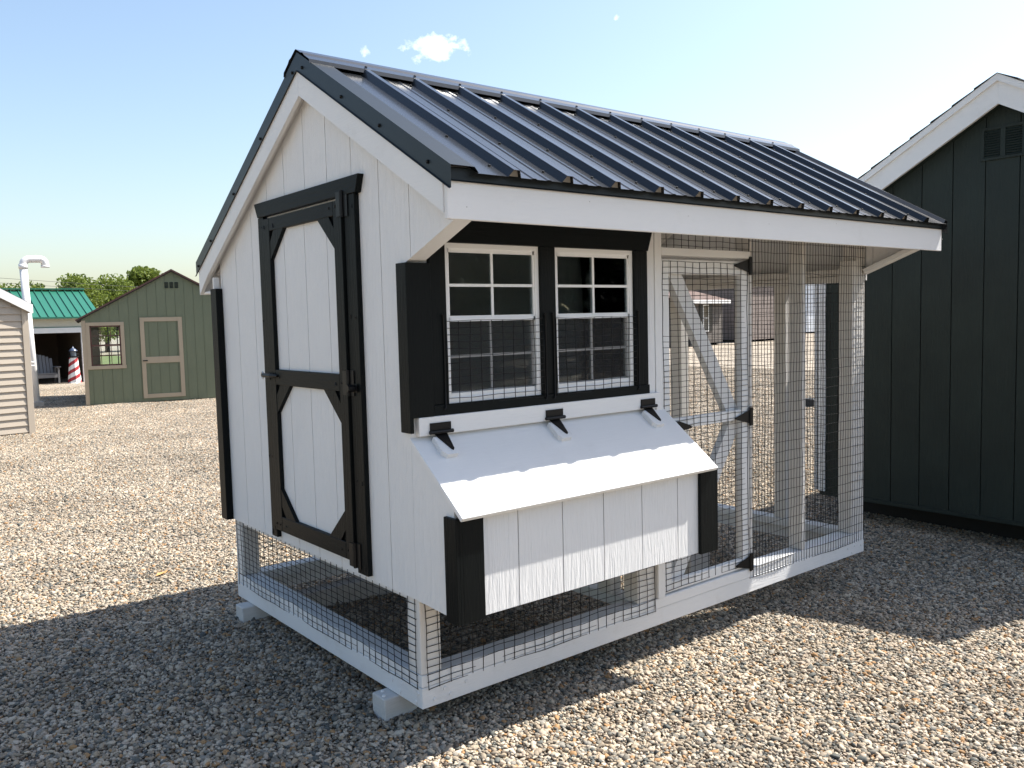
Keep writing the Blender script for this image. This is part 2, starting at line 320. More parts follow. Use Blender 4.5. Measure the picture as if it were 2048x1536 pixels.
# ---- base
base = box('base_frame', 0, L, 0, .04, 0, .087, W_XB, coop)
box('base_board', 0, .04, .042, D - .042, 0, .087, W_YB, base); box('base_board', L - .04, L, .042, D - .042, 0, .087, W_YB, base); box('base_board', 0, L, D - .04, D, 0, .087, W_XB, base)
box('base_plate', .001, L - .001, .001, .1, .089, .14, W_XB, base); box('base_plate', .001, L - .001, D - .1, D - .001, .089, .14, W_XB, base)
box('base_plate', .001, .1, .102, D - .102, .089, .14, W_YB, base); box('base_plate', L - .1, L - .001, .102, D - .102, .089, .14, W_YB, base)
box('base_plate', 1.30, 1.40, .102, D - .102, .089, .14, W_YB, base)
for y0 in (.19, 1.75): box('skid', -.068, .36 if y0 < 1 else L, y0, y0 + .105, -.16, -.003, SKID, coop, .004)
for (x, y, z) in ((-.004, .235, .055), (-.004, .175, .02), (-.004, .16, .062), (-.004, .03, .06), (-.004, .05, .018), (-.05, .225, 0), (-.03, .27, 0)):
    bm = bmesh.new()
    if z: addtube(bm, [(x, y, z), (x + .006, y, z)], [.007, .009], 8)
    else: addtube(bm, [(x, y, -.003), (x, y, .003)], [.009, .007], 8)
    bmobj('bolt', bm, W_V, base)
for (x, z) in ((.06, .028), (.11, .06), (.14, .028), (.22, .058), (3.25, .055), (3.33, .06), (3.41, .05), (3.30, .02)):
    bm = bmesh.new(); addtube(bm, [(x, -.004, z), (x, .002, z)], [.007, .009], 8); bmobj('bolt', bm, W_V, base)
box('support_block', 2.6, 2.8, .75, .95, -.24, -.003, SKID, coop, .004); box('support_block', 3.1, 3.3, 1.2, 1.4, -.26, -.003, SKID, coop, .004)
# ---- framing posts
fr = box('frame_post', .002, .1, .003, .1, .142, ZS, W_IN, coop)
def post(x0, x1, y0, y1, z0=.142, z1=1.765, n='post'): return box(n, x0, x1, y0, y1, z0, z1, W_IN, fr, .003)
post(.002, .1, D - .1, D - .003); post(1.285, 1.415, .004, .1); post(1.29, 1.37, .20, .29, z1=.45); post(1.285, 1.415, D - .1, D - .003)
post(1.421, 1.465, .004, .095, z0=.142, z1=pan(0) - .05)
post(2.203, 2.24, .004, .095, z1=pan(0) - .05); post(2.733, 2.771, .004, .095, z1=pan(0) - .05)
post(3.345, L - .003, .004, .1, z1=pan(0) - .05); post(3.30, 3.343, .006, .1, z1=1.9)
post(3.355, L - .004, .53, .62); post(3.355, L - .004, 1.45, 1.56); post(3.345, L - .003, D - .1, D - .003)
post(2.25, 2.29, D - .095, D - .004)
box('header', 3.35, L - .002, .102, D, 1.767, 1.807, W_IN, fr); box('header', 3.35, L - .002, .102, D, 1.81, 1.852, W_IN, fr)
box('header', 1.43, L - .1, D - .1, D - .002, 1.69, 1.732, W_IN, fr); box('header', 1.43, L - .1, D - .1, D - .002, 1.735, 1.777, W_IN, fr)
# ---- house floor and walls
floor = box('house_floor', .012, 1.43, .012, D - .012, .435, ZS + .006, W_X, coop)
box('underfloor_darkening_sheet', .03, 1.40, .03, D - .03, .431, .4345, DARKIN, floor, 0)  # added dark sheet, cuts bounced light so the space below stays dark
part = box('partition_wall', 1.432, 1.455, .1, D - .002, ZS, 2.30, W_V, coop)
prism('partition_top', [(.1, 2.302), (.1, pan(.1) - .05), (YR, pan(YR) - .05), (1.59, 2.302)], 'x', 1.432, 1.455, W_V, part)
gab = prism('gable_wall', [(0.002, ZS), (D, ZS), (D, pan(D) - .03), (YR, pan(YR) - .03), (0.002, pan(0) - .03)], 'x', .012, .02, W_SID, coop)
GR = [-.00225, .185, .408, .632, .857, 1.084, 1.295, 1.511, 1.744, 1.96, 2.0]
PG = [(0.0, ZS), (D, ZS), (D, pan(D) - .025), (YR, pan(YR) - .025), (0.0, pan(0) - .025)]
boards(PG, GR, 'x', -.012, .0118, W_SID, gab, .0045)
PB = [(.0, 1.812), (.0, pan(0) - .025), (-.352, pan(-.352) - .03), (-.352, 1.944), (-.345, 1.944)]
boards(PB, [-.4, -.042, .00225], 'x', -.012, .0004, W_SID, gab, .0045)
prism('bracket_back', PB, 'x', .0005, .012, W_SID, gab)
beam('bracket_edge', (.035, -.335, 1.958), (.035, -.008, 1.831), .07, .03, W_Y, gab)
# back wall of the house, siding boards
bw = box('back_wall', .002, 1.43, D - .012, D - .002, ZS, 1.83, W_SID, coop)
boards([(0, ZS), (1.43, ZS), (1.43, 1.90), (0, 1.90)], [0 + .2255 * i for i in range(8)], 'y', D, D + .011, W_SID, bw)
# right gable of the run above the header
rg = prism('right_gable', [(0.0, 1.78), (D, 1.78), (D, pan(D) - .03), (YR, pan(YR) - .03), (0.0, pan(0) - .03)], 'x', L - .001, L + .006, W_SID, coop)
boards([(0.0, 1.775), (D, 1.775), (D, pan(D) - .03), (YR, pan(YR) - .03), (0.0, pan(0) - .03)], GR, 'x', L + .007, L + .018, W_SID, rg)
boards(PB, [-.4, -.045, .0], 'x', L + .007, L + .018, W_SID, rg, .003)
beam('bracket_edge', (L - .02, -.335, 1.958), (L - .02, -.008, 1.831), .05, .03, W_Y, rg)
# ---- front wall around the windows
fw = box('front_wall', .001, 1.42, .001, .010, 1.90, pan(0) - .05, W_SID, coop)
for a in ((.001, .165, 1.1, 1.90), (.667, .755, 1.1, 1.90), (1.265, 1.42, 1.1, 1.90), (.165, .667, 1.1, 1.243), (.755, 1.265, 1.1, 1.243)):
    box('wall_sheet', a[0], a[1], .001, .010, a[2], a[3] - .0005, W_SID, fw, 0)
box('wall_sheet', .001, 1.42, .001, .010, ZS, 1.0995, W_SID, fw, 0)
box('siding_board', 1.345, 1.417, -.012, 0, ZS, pan(0) - .045, W_SID, fw)
box('door_jamb', 1.421, 1.472, -.014, .002, .142, pan(0) - .05, W_V, fw)
# ---- black corner trims
ct = box('corner_trim', -.03, -.0125, -.029, .045, 1.14, 1.811, B_V, coop)
box('corner_board', -.0295, .084, -.031, -.001, 1.2005, 1.811, B_V, ct)
bt = box('back_corner_trim', -.052, -.0125, 1.965, 2.05, ZS, 1.795, B_V, coop)
# ---- windows
wt = box('window_trim', .086, .163, -.022, -.001, 1.244, 1.8955, B_V, coop)
box('trim_board', .667, .755, -.022, -.001, 1.244, 1.8955, B_V, wt); box('trim_board', 1.265, 1.358, -.022, -.001, 1.244, 1.8955, B_V, wt)
prism('head_board', [(.075, 1.896), (1.357, 1.896), (1.389, 1.99), (.05, 1.99)], 'y', -.03, -.001, B_X, wt, .002)
box('sill_board', .0855, 1.362, -.026, -.001, 1.2, 1.2435, B_X, wt)
def window(x0, x1, z0, z1):
    wn = bpy.data.meshes.new('window'); bm = bmesh.new(); f = .021
    for a in ((x0, x1, z1 - f, z1), (x0, x1, z0, z0 + f), (x0, x0 + f, z0 + f, z1 - f), (x1 - f, x1, z0 + f, z1 - f)): addbox(bm, a[0], a[1], -.008, .03, a[2], a[3])
    o = bmobj('window', bm, VIN, coop); zm = z0 + .345; s = .016
    for nm, za, zb, y in (('upper_sash', zm - .012, z1 - f, -.003), ('lower_sash', z0 + f, zm + .012, .014)):
        bm = bmesh.new(); a0, a1 = x0 + f, x1 - f; xm = (a0 + a1) / 2; zc = (za + zb) / 2; sb = s if nm == 'upper_sash' else .024
        for a in ((a0, a1, zb - s, zb), (a0, a1, za, za + sb), (a0, a0 + s * .5, za, zb), (a1 - s * .5, a1, za, zb)): addbox(bm, a[0], a[1], y, y + .016, a[2], a[3])
        if nm == 'lower_sash': addbox(bm, a0, a1, y - .012, y, zb - .012, zb); addbox(bm, x0 + f, x1 - f, y - .014, y, za, za + .018)
        bmobj(nm, bm, VIN, o)
        bm = bmesh.new(); addbox(bm, xm - .006, xm + .006, y + .003, y + .012, za + .004, zb - .004); addbox(bm, a0, a1, y + .0035, y + .0115, zc - .006, zc + .006); bmobj('muntin', bm, VIN, o)
        for (u0, u1) in ((a0 + .008, xm - .006), (xm + .006, a1 - .008)):
            for (v0, v1) in ((za + sb, zc - .006), (zc + .006, zb - s)): box('pane', u0, u1, y + .006, y + .009, v0, v1, GLASS, o, 0)
    bm = bmesh.new(); addbox(bm, x0 + f, x1 - f, .0115, .0125, z0 + f, zm + .004); bmobj('insect_screen', bm, SCREEN, o)
    return o
win = [window(.163, .667, 1.2435, 1.8955), window(.755, 1.265, 1.2435, 1.8955)]
# ---- wire mesh
def wires(name, o, u, v, nu, nv, du, dv, parent, r=.0016, bow=.0035):
    """welded wire from origin o spanning nu cells of du along u and nv cells of dv along v"""
    o, u, v = Vector(o), Vector(u), Vector(v); nrm = u.cross(v); W_, H_ = nu * du, nv * dv; bm = bmesh.new(); rd = random.Random(hash((round(o.x, 3), round(o.z, 3), nu)))
    ph = [rd.uniform(0, 6) for _ in range(6)]
    def off(a, b): return nrm * (bow * (math.sin(a * 9 + ph[0]) * math.sin(b * 7 + ph[1]))) + u * (.0026 * math.sin(b * 21 + ph[2] + a * 31)) + v * (.0026 * math.sin(a * 19 + ph[3] + b * 27))
    def strand(p, q, n, lift, j):
        ps = []
        for k in range(n + 1):
            t = k / n; a, b = p[0] + (q[0] - p[0]) * t, p[1] + (q[1] - p[1]) * t
            ps.append(o + u * a + v * b + off(a, b) + nrm * lift)
        addtube(bm, ps, r, 4)
    for i in range(nu + 1): strand((i * du, rd.uniform(-.003, .002)), (i * du, H_ + rd.uniform(-.002, .002)), max(2, int(H_ / .12)), 0, i)
    for j in range(nv + 1): strand((rd.uniform(-.003, .002), j * dv), (W_ + rd.uniform(-.002, .003), j * dv), max(2, int(W_ / .12)), -1.7 * r, j)
    ob = bmobj(name, bm, WIRE, parent, True); ob['kind'] = 'stuff'; return ob
wires('wire_mesh', (-.003, 1.955, .08), (0, -1, 0), (0, 0, 1), 34, 13, .0566, .0293, coop)
wires('wire_mesh', (.028, -.003, .08), (1, 0, 0), (0, 0, 1), 24, 13, .0573, .0293, coop)
wires('wire_mesh', (1.466, -.003, 1.905), (1, 0, 0), (0, 0, 1), 13, 5, .0566, .0293, coop)
wires('wire_mesh', (2.206, -.003, .08), (1, 0, 0), (0, 0, 1), 43, 35, .0287, .0575, coop)
wires('wire_mesh', (L + .003, .02, .09), (0, 1, 0), (0, 0, 1), 34, 58, .0573, .0293, coop)
wires('wire_mesh', (L - .04, D + .003, .09), (-1, 0, 0), (0, 0, 1), 34, 57, .0573, .0293, coop)
wires('wire_mesh', (1.40, D + .003, .08), (-1, 0, 0), (0, 0, 1), 23, 13, .0586, .0293, coop)
for k, (x0, x1) in enumerate(((.163, .667), (.755, 1.265))):
    wires('window_guard', (x0 - .006, -.028, 1.236), (1, 0, 0), (0, 0, 1), 9, 12, (x1 - x0 + .012) / 9, .0287, win[k])
    for x in (x0 - .022, x1 + .018):
        tube('guard_hook', [(x - .008, -.026, 1.60), (x - .004, -.032, 1.608), (x, -.028, 1.6), (x + .002, -.026, 1.5), (x + .002, -.026, 1.34), (x, -.028, 1.232), (x - .006, -.032, 1.224), (x - .01, -.026, 1.23)], .0035, HW, win[k], 6)
# ---- nesting box
nb = box('nesting_box', .012, 1.486, -.274, -.002, .443, .452, PLY, coop, 0)
prism('side_sheet', [(-.274, .452), (0, .452), (0, 1.08), (-.274, .868)], 'x', .0, .008, W_SID, nb); prism('side_sheet', [(-.274, .452), (0, .452), (0, 1.08), (-.274, .868)], 'x', 1.478, 1.486, W_SID, nb)
prism('siding_board', [(-.284, .45), (-.001, ZS), (-.001, 1.095), (-.284, .877)], 'x', -.012, -.001, W_SID, nb)
prism('siding_board', [(-.284, .45), (-.001, ZS), (-.001, 1.095), (-.284, .877)], 'x', 1.487, 1.498, W_SID, nb)
box('front_sheet', .009, 1.477, -.274, -.266, .4525, .868, W_SID, nb, 0)
cuts = [.09, .284, .521, .758, .999, 1.241, 1.41]
for a, b in zip(cuts, cuts[1:]): box('siding_board', a + .0025, b - .0025, -.297, -.2745, .446, .852, W_SID, nb, 0)
box('trim_board', -.0005, .101, -.316, -.2975, .44, .838, B_V, nb); box('trim_board', -.029, -.0125, -.316, -.236, .44, .845, B_V, nb)
box('trim_board', -.0125, .0, -.3155, -.2845, .4405, .842, B_V, nb, 0)
box('trim_board', 1.386, 1.5, -.316, -.2975, .44, .838, B_V, nb); box('trim_board', 1.4985, 1.515, -.316, -.236, .44, .845, B_V, nb)
box('ledger_board', .009, 1.43, -.030, -.001, 1.125, 1.1995, W_X, nb)
sd_ = Vector((0, -.345, .852 - 1.119)).normalized(); sn = Vector((0, -sd_.z, sd_.y)); sn = sn if sn.z > 0 else -sn
P0 = Vector((0, 0, 1.119))
def onlid(x, t, h): p = P0 + sd_ * t + sn * h; return (x, p.y, p.z)
Ll = .436
bm = bmesh.new(); hexa(bm, [onlid(-.017, -.0, -.019), onlid(1.483, -.0, -.019), onlid(1.483, Ll, -.019), onlid(-.017, Ll, -.019), onlid(-.017, 0, 0), onlid(1.483, 0, 0), onlid(1.483, Ll, 0), onlid(-.017, Ll, 0)])
bmesh.ops.bevel(bm, geom=list(bm.edges), offset=.002, segments=1, affect='EDGES'); lid = bmobj('lid', bm, W_X, nb)
for xh in (.108, .722, 1.338):
    bm = bmesh.new(); pf = [(xh - .04, .03), (xh + .04, .03), (xh + .04, .112), (xh + .026, .132), (xh - .026, .132), (xh - .04, .112)]
    lo = [bm.verts.new(onlid(x, t, .0)) for x, t in pf]; hi = [bm.verts.new(onlid(x, t, .022)) for x, t in pf]
    bm.faces.new(lo); bm.faces.new(hi[::-1])
    for i in range(6): bm.faces.new((lo[i], lo[(i + 1) % 6], hi[(i + 1) % 6], hi[i]))
    bmobj('hinge_block', bm, W_Y, lid)
    bm = bmesh.new(); pf = [(xh - .03, .010), (xh + .034, .010), (xh + .019, .106), (xh + .012, .113), (xh + .005, .106)]
    lo = [bm.verts.new(onlid(x, t, .0225)) for x, t in pf]; hi = [bm.verts.new(onlid(x, t, .0265)) for x, t in pf]
    bm.faces.new(lo); bm.faces.new(hi[::-1])
    for i in range(5): bm.faces.new((lo[i], lo[(i + 1) % 5], hi[(i + 1) % 5], hi[i]))
    addbox(bm, xh - .05, xh + .05, -.036, -.031, 1.139, 1.174); addtube(bm, [(xh - .056, -.04, 1.137), (xh + .056, -.04, 1.137)], .008, 8)
    bmobj('hinge', bm, HW, lid)
# ---- gable door
door = box('gable_door', .45, 1.29, .0, .001, .0, .001, W_SID, coop, 0); bpy.data.objects.remove(door)
door = prism('gable_door', [(.447, .527), (1.29, .527), (1.29, 2.112), (.447, 2.112)], 'x', -.018, -.0125, W_SID, coop)
for a, b in ((.45, .632), (.632, .857), (.857, 1.084), (1.084, 1.288)): box('door_board', -.024, -.0185, a + .0025, b - .0025, .53, 2.109, W_SID, door, 0)
XD0, XD1 = -.046, -.0245
for nm, a in (('stile', (1.205, 1.288, .53, 2.11)), ('stile', (.45, .522, .53, 2.11)), ('rail', (.5225, 1.2045, 2.047, 2.11)), ('rail', (.5225, 1.2045, 1.282, 1.358)), ('rail', (.5225, 1.2045, .53, .607))):
    box(nm, XD0, XD1, a[0], a[1], a[2], a[3], B_V if nm == 'stile' else B_Y, door)
def gusset(c, dy, dz):
    (y, z) = c; s = 1
    p = [(y + dy * .03, z), (y + dy * .163, z), (y, z + dz * .14), (y, z + dz * .045)] if False else [(y + dy * .048, z), (y + dy * .158, z), (y, z + dz * .142), (y, z + dz * .055)]
    prism('gusset', p, 'x', XD0 + .002, XD1, B_V, door)
    prism('gusset_back', [(y, z), (y + dy * .05, z), (y, z + dz * .058)], 'x', XD0 + .014, XD1, B_V, door)
for c, dy, dz in (((1.2045, 2.047), -1, -1), ((.5225, 2.047), 1, -1), ((1.2045, 1.282), -1, -1), ((.5225, 1.282), 1, -1), ((1.2045, .607), -1, 1), ((.5225, .607), 1, 1)): gusset(c, dy, dz)
dt = prism('door_surround', [(1.391, 2.198), (1.354, 2.125), (.327, 2.125), (.298, 2.198)], 'x', -.042, -.0125, B_Y, coop, .002)
box('trim_board', -.036, -.0125, 1.296, 1.362, .483, 2.1245, B_V, dt); box('trim_board', -.036, -.0125, .348, .438, .483, 2.1245, B_V, dt)
for z in (2.09, 1.322, .561):
    bm = bmesh.new(); addbox(bm, XD0 - .004, XD0, .452, .486, z - .052, z + .052); addbox(bm, -.041, -.0365, .402, .436, z - .055, z + .055); addtube(bm, [(-.045, .443, z - .056), (-.045, .443, z + .056)], .008, 8); bmobj('hinge', bm, HW, door)
bm = bmesh.new(); addtube(bm, [(-.052, 1.17, 1.327), (-.06, 1.23, 1.327), (-.06, 1.33, 1.326)], [.006, .012, .011], 8); bmobj('door_bolt', bm, HW, door)
bm = bmesh.new(); addtube(bm, [(-.056, 1.345 + .014 * math.cos(a), 1.325 + .018 * math.sin(a)) for a in [i * math.pi / 5 for i in range(11)]], .003, 6, False); bmobj('bolt_ring', bm, STEEL, door, True)
bm = bmesh.new(); addtube(bm, [(-.045, .40, 1.302), (-.075, .40, 1.302)], [.017, .015], 10); addbox(bm, -.043, -.0415, .37, .42, 1.285, 1.32); bmobj('door_knob', bm, HW, door)
bm = bmesh.new()
for z in (2.078, 1.32, .568):
    for y in (.47, .50, .56, 1.225, 1.265, 1.16): addtube(bm, [(XD0 - .0012, y + random.uniform(-.008, .008), z + random.uniform(-.02, .02)), (XD0 + .001, y, z)], [.0035, .0045], 6)
for y in (.37, .415, 1.31, 1.35):
    for z in (.52, .9, 1.6, 2.08): addtube(bm, [(-.0372, y, z + random.uniform(-.03, .03)), (-.035, y, z)], [.0035, .0045], 6)
nl_ = bmobj('nail', bm, HW, door); nl_['kind'] = 'stuff'
bm = bmesh.new()
for x in [.02 + .61 * i for i in range(7)]:
    z = random.uniform(1.98, 2.06); addtube(bm, [(x, -.3768, z), (x, -.3755, z)], [.002, .003], 6)
nl_ = bmobj('nail', bm, mat('painted_nail', (.42, .41, .40), .5), coop); nl_['kind'] = 'stuff'
# ---- wire run door
rd = box('run_door', 1.48, 1.54, .0, .032, .152, 1.864, W_V, coop)
box('stile', 2.138, 2.198, .0, .032, .152, 1.864, W_V, rd); box('rail', 1.5405, 2.1375, .0, .032, 1.79, 1.864, W_X, rd); box('rail', 1.5405, 2.1375, .0, .032, .152, .205, W_X, rd); box('rail', 1.5405, 2.1375, .001, .034, .995, 1.05, W_X, rd)
bm = bmesh.new(); addbeam(bm, (1.61, .056, 1.82), (2.13, .056, 1.0), .09, .04, (0, -1, 0)); bmobj('brace', bm, W_V, rd)
bm = bmesh.new(); addbeam(bm, (2.13, .056, .99), (1.60, .056, .17), .09, .04, (0, -1, 0)); bmobj('brace', bm, W_V, rd)
wires('wire_mesh', (1.489, -.004, .165), (1, 0, 0), (0, 0, 1), 12, 58, .0582, .0291, rd)
box('door_header', 1.4725, 2.2025, -.012, .06, 1.882, 1.92, W_X, coop); box('door_sill', 1.405, 2.205, -.004, .0, .0895, .138, W_X, coop)
for z in (1.842, 1.006, .178):
    bm = bmesh.new(); addprism(bm, [(2.193, z + .036), (2.193, z - .036), (2.075, z - .007), (2.066, z), (2.075, z + .007)], 'y', -.012, -.008); addbox(bm, 2.196, 2.226, -.012, -.006, z - .05, z + .05); addtube(bm, [(2.196, -.014, z - .05), (2.196, -.014, z + .05)], .006, 8); bmobj('hinge', bm, HW, rd)
bm = bmesh.new(); addprism(bm, [(1.50, 1.03), (1.60, 1.035), (1.69, 1.005), (1.69, .992), (1.60, .985), (1.50, .99)], 'y', -.016, -.006); bmobj('gate_latch', bm, HW, rd)
# ---- roof
roof = prism('roof', [(-.36, pan(-.36) - .004), (YR, ZR - .004), (YB - .03, pan(YB - .03) - .004), (YB - .03, pan(YB - .03) - .022), (YR, ZR - .022), (-.36, pan(-.36) - .022)], 'x', XL + .024, XR - .024, W_X, coop)
for x in (.02, .72, 1.38, 2.0, 2.75, 3.38):
    prism('rafter', [(-.34, pan(-.34) - .024), (YR, ZR - .024), (YR, ZR - .10), (-.34, pan(-.34) - .10)], 'x', x, x + .038, W_IN, roof); prism('rafter', [(YR + .001, ZR - .024), (2.14, pan(2.14) - .024), (2.14, pan(2.14) - .10), (YR + .001, ZR - .10)], 'x', x, x + .038, W_IN, roof)
RIBS = [.213 + .2638 * i for i in range(13)]
def profile():
    p = [(.045, .0)]
    for i, x in enumerate(RIBS):
        p += [(x - .030, 0), (x - .014, .028), (x + .014, .028), (x + .030, 0)]
        if i < 12:
            for f in (.36, .64): c = x + .2638 * f; p += [(c - .013, 0), (c - .007, .0035), (c + .007, .0035), (c + .013, 0)]
    return p + [(XR - .02, .0)]
PR = profile()
def sheets(sign, ya, yb, jobs):
    for s0, s1 in jobs:
        ps = [(max(s0, min(s1, x)), h) for x, h in PR if s0 - .001 <= x <= s1 + .001]
        bm = bmesh.new(); k = math.cos(math.atan(SL)); ny = -sign * math.sin(math.atan(SL)) * -1
        nrm = Vector((0, -SL if sign < 0 else SL, 1)).normalized(); rows = []
        for y in (ya, (ya + yb) / 2, yb):
            for t in (0, .0012): rows.append([bm.verts.new(Vector((x, y, pan(y))) + nrm * (h + t)) for x, h in ps])
        n = len(ps)
        for i in range(n - 1):
            for a, b in ((0, 2), (2, 4)): bm.faces.new((rows[a][i], rows[a][i + 1], rows[b][i + 1], rows[b][i])); bm.faces.new((rows[a + 1][i], rows[b + 1][i], rows[b + 1][i + 1], rows[a + 1][i + 1]))
            for a in (0, 4): bm.faces.new((rows[a][i], rows[a][i + 1], rows[a + 1][i + 1], rows[a + 1][i]))
        bmobj('roof_sheet', bm, ROOF, roof)
J = [(.045, RIBS[4] - .03), (RIBS[4] - .03, RIBS[8] - .03), (RIBS[8] - .03, XR - .02)]
sheets(-1, YE, YR - .02, J); sheets(1, YB, YR + .02, J)
nF = Vector((0, -SL, 1)).normalized(); nB = Vector((0, SL, 1)).normalized()
# closure strips, screws
def screw(bm, p, n): addtube(bm, [p, p + n * .006], [.007, .005], 6); addtube(bm, [p, p + n * .0015], .0085, 6)
bm = bmesh.new()
for i, x in enumerate(RIBS[:-1] + [RIBS[-1]]):
    for y in (-.33, -.06, .30, .60):
        if i == 0 and y > .2: continue
        xx = x - .052; screw(bm, Vector((xx, y, pan(y))) + nF * .001, nF)
    screw(bm, Vector((x, YR - .10, pan(YR - .10))) + nF * .033, nF)
for y in (.71, .36, .06, -.27): screw(bm, Vector((XL - .002, y, pan(y) - .03)), Vector((-1, 0, 0)))
for y in (.81, 1.2, 1.58, 1.95, 2.17): screw(bm, Vector((XL - .002, y, pan(y) - .03)), Vector((-1, 0, 0)))
so_ = bmobj('screw', bm, HW, roof); so_['kind'] = 'stuff'
for x in RIBS[:-1]:
    bm = bmesh.new(); c0 = Vector((x, YE + .012, pan(YE + .012))); c1 = Vector((x, YE + .035, pan(YE + .035))); c = []
    for cc in (c0, c1): c += [cc + Vector((dx, 0, 0)) + nF * h for dx, h in ((-.026, -.001), (.026, -.001), (.013, .0225), (-.013, .0225))]
    hexa(bm, c); bmobj('foam_closure', bm, mat('foam_closure', (.17, .155, .135), .9), roof)
# ridge cap: folded sheet with a raised bead near each edge
def strip_x(name, sec, x0, x1, m, parent):
    """thin folded section given as (y,z) points, extruded along x"""
    bm = bmesh.new(); a = [bm.verts.new((x0, y, z)) for y, z in sec]; b = [bm.verts.new((x1, y, z)) for y, z in sec]
    for i in range(len(sec) - 1): bm.faces.new((a[i], a[i + 1], b[i + 1], b[i]))
    o = bmobj(name, bm, m, parent); s = o.modifiers.new('t', 'SOLIDIFY'); s.thickness = .0012; return o
cap = [(YR - .135, pan(YR - .135) + .018), (YR - .131, pan(YR - .131) + .035), (YR - .085, pan(YR - .085) + .036), (YR - .07, pan(YR - .07) + .042), (YR - .05, pan(YR - .05) + .036), (YR - .012, ZR + .028), (YR, ZR + .033)]
cap = cap + [(2 * YR - y, z) for y, z in cap[-2::-1]]
strip_x('ridge_cap', cap, XL - .006, XR + .01, ROOF, roof)
strip_x('eave_flashing', [(-.372, pan(-.372) - .0005), (-.379, pan(-.379) - .001), (-.379, 2.078), (-.385, 2.072)], XL + .002, XR - .004, TRIMM, roof)
strip_x('eave_flashing', [(2.195, pan(2.195) - .003), (2.195, pan(2.195) - .05)], XL + .002, XR - .004, TRIMM, roof)
# rake flashing: leg down the rake board and top leg lapping the sheet
for x, sgn in ((XL, -1), (XR, 1)):
    for ya, yb in ((YE + .005, YR), (YR, YB + .006)):
        bm = bmesh.new(); rows = []
        for y in (ya, yb):
            z = pan(y); xi = lambda d: x - sgn * d
            sec = [(xi(-.008), z - .062), (x, z - .058), (x, z + .021), (xi(.105), z + .021), (xi(.122), z + .002)] if x < 1 else [(xi(-.008), z - .062), (x, z - .058), (x, z + .021), (xi(.028), z + .024), (xi(.05), z + .002)]
            rows.append([bm.verts.new((a, y, b)) for a, b in sec])
        for i in range(4): bm.faces.new((rows[0][i], rows[0][i + 1], rows[1][i + 1], rows[1][i]))
        o = bmobj('rake_flashing', bm, TRIMM if x < 1 else ROOF, roof); s = o.modifiers.new('t', 'SOLIDIFY'); s.thickness = .0012
# white fascia and rake boards
box('fascia_board', XL + .006, XR - .002, -.376, -.356, 1.940, 2.0995, W_X, roof); box('fascia_board', XL + .006, XR - .002, 2.172, 2.192, 1.768, 1.935, W_X, roof)
for xa, xb in ((XL + .001, XL + .021), (XR - .021, XR - .001)):
    for ya, yb in ((-.3555, YR - .0005), (YR + .0005, 2.1715)):
        bot = lambda y: pan(y) - .17
        pl_ = [(ya, pan(ya) - .006), (yb, pan(yb) - .006), (yb, bot(yb)), (ya, bot(ya))]
        if ya > 0: pl_ = [(ya, pan(ya) - .006), (yb, pan(yb) - .006), (yb, 1.77), (2.03, bot(2.03)), (ya, bot(ya))]
        prism('rake_board', pl_, 'x', xa, xb, W_Y, roof)
    xs0, xs1 = (xb, -.0125) if xa < 1 else (L + .019, xa)
    for ya, yb in ((-.354, YR), (YR, 2.17)): prism('soffit', [(ya, pan(ya) - .13), (yb, pan(yb) - .13), (yb, pan(yb) - .115), (ya, pan(ya) - .115)], 'x', xs0 + .0005, xs1 - .0005, W_Y, roof)
    box('eave_return', xs0 + .0005, xs1 - .0005, 2.0, 2.171, 1.77, 1.785, W_Y, roof)
    box('eave_return_face', min(xs0, xs1) + .001, max(xs0, xs1) - .001, 2.0, 2.02, 1.786, 1.86, W_Y, roof)

# ================================================================== SHEDS
def sheet_box(*a, **k): return box(*a, **k)
def shed_shell(root, x0, x1, y0, y1, z0, ze, ym_ax, zr, m, oh=.1, roofm=None, thick=.05):
    pass
CH = mat('charcoal_siding_paint', (.0175, .0275, .0235), .6, grain='z', bump=.0035, var=.42, spec=.3)
SHING = mat('dark_asphalt_shingle', (.03, .032, .034), .9, grain='o', gs=.6, bump=.003, var=.4)
# ---- big charcoal shed, ridge along x, gable faces the coop
GX = 5.02
ds = thing('storage_shed', 'dark charcoal shed with white rake trim and gable vent, right of the coop', 'shed', (GX, -.20, -.2))
def dz(z): return z + .2
zt = 3.248; sl2 = .575; zb_ = -.005
HWS = {1: 1.48, -1: 1.07}; RSP = {1: 1.56, -1: 1.13}
wtop = lambda y: zt - .085 - sl2 * abs(y)
PGD = [(-HWS[-1], dz(zb_)), (HWS[1], dz(zb_)), (HWS[1], dz(wtop(HWS[1]))), (0, dz(wtop(0))), (-HWS[-1], dz(wtop(HWS[-1])))]
gw = prism('gable_wall', PGD, 'x', .006, .03, CH, ds)
boards(PGD, [-1.2] + [.124 + .236 * i for i in range(-5, 6)] + [1.56], 'x', -.008, .005, CH, gw, .007)
box('skirt_board', -.012, .03, -HWS[-1], HWS[1], dz(zb_ - .035), dz(zb_ - .002), CH, gw)
for s in (-1, 1):
    hw = HWS[s]; ze = wtop(hw)
    box('side_wall', .031, 4.2, s * hw - .02, s * hw + .02, dz(zb_), dz(ze), CH, ds)
    box('corner_board', -.03, -.009, s * (hw - .03) - .03, s * (hw - .03) + .03, dz(zb_ + .005), dz(ze - .12), W_V, gw)
    box('corner_board', -.03, .06, s * (hw + .031) - .01, s * (hw + .031) + .01, dz(zb_ + .005), dz(ze - .12), W_V, gw)
box('back_wall', 4.2, 4.24, -HWS[-1], HWS[1], dz(zb_), dz(wtop(1.48)), CH, ds)
box('under_shed_shade_block', .42, 4.2, -1.0, 1.4, dz(-.32), dz(zb_ - .002), mat('painted_shade_black', (.012, .012, .011), .9), ds)  # added dark block: shade beneath the shed is painted as its colour
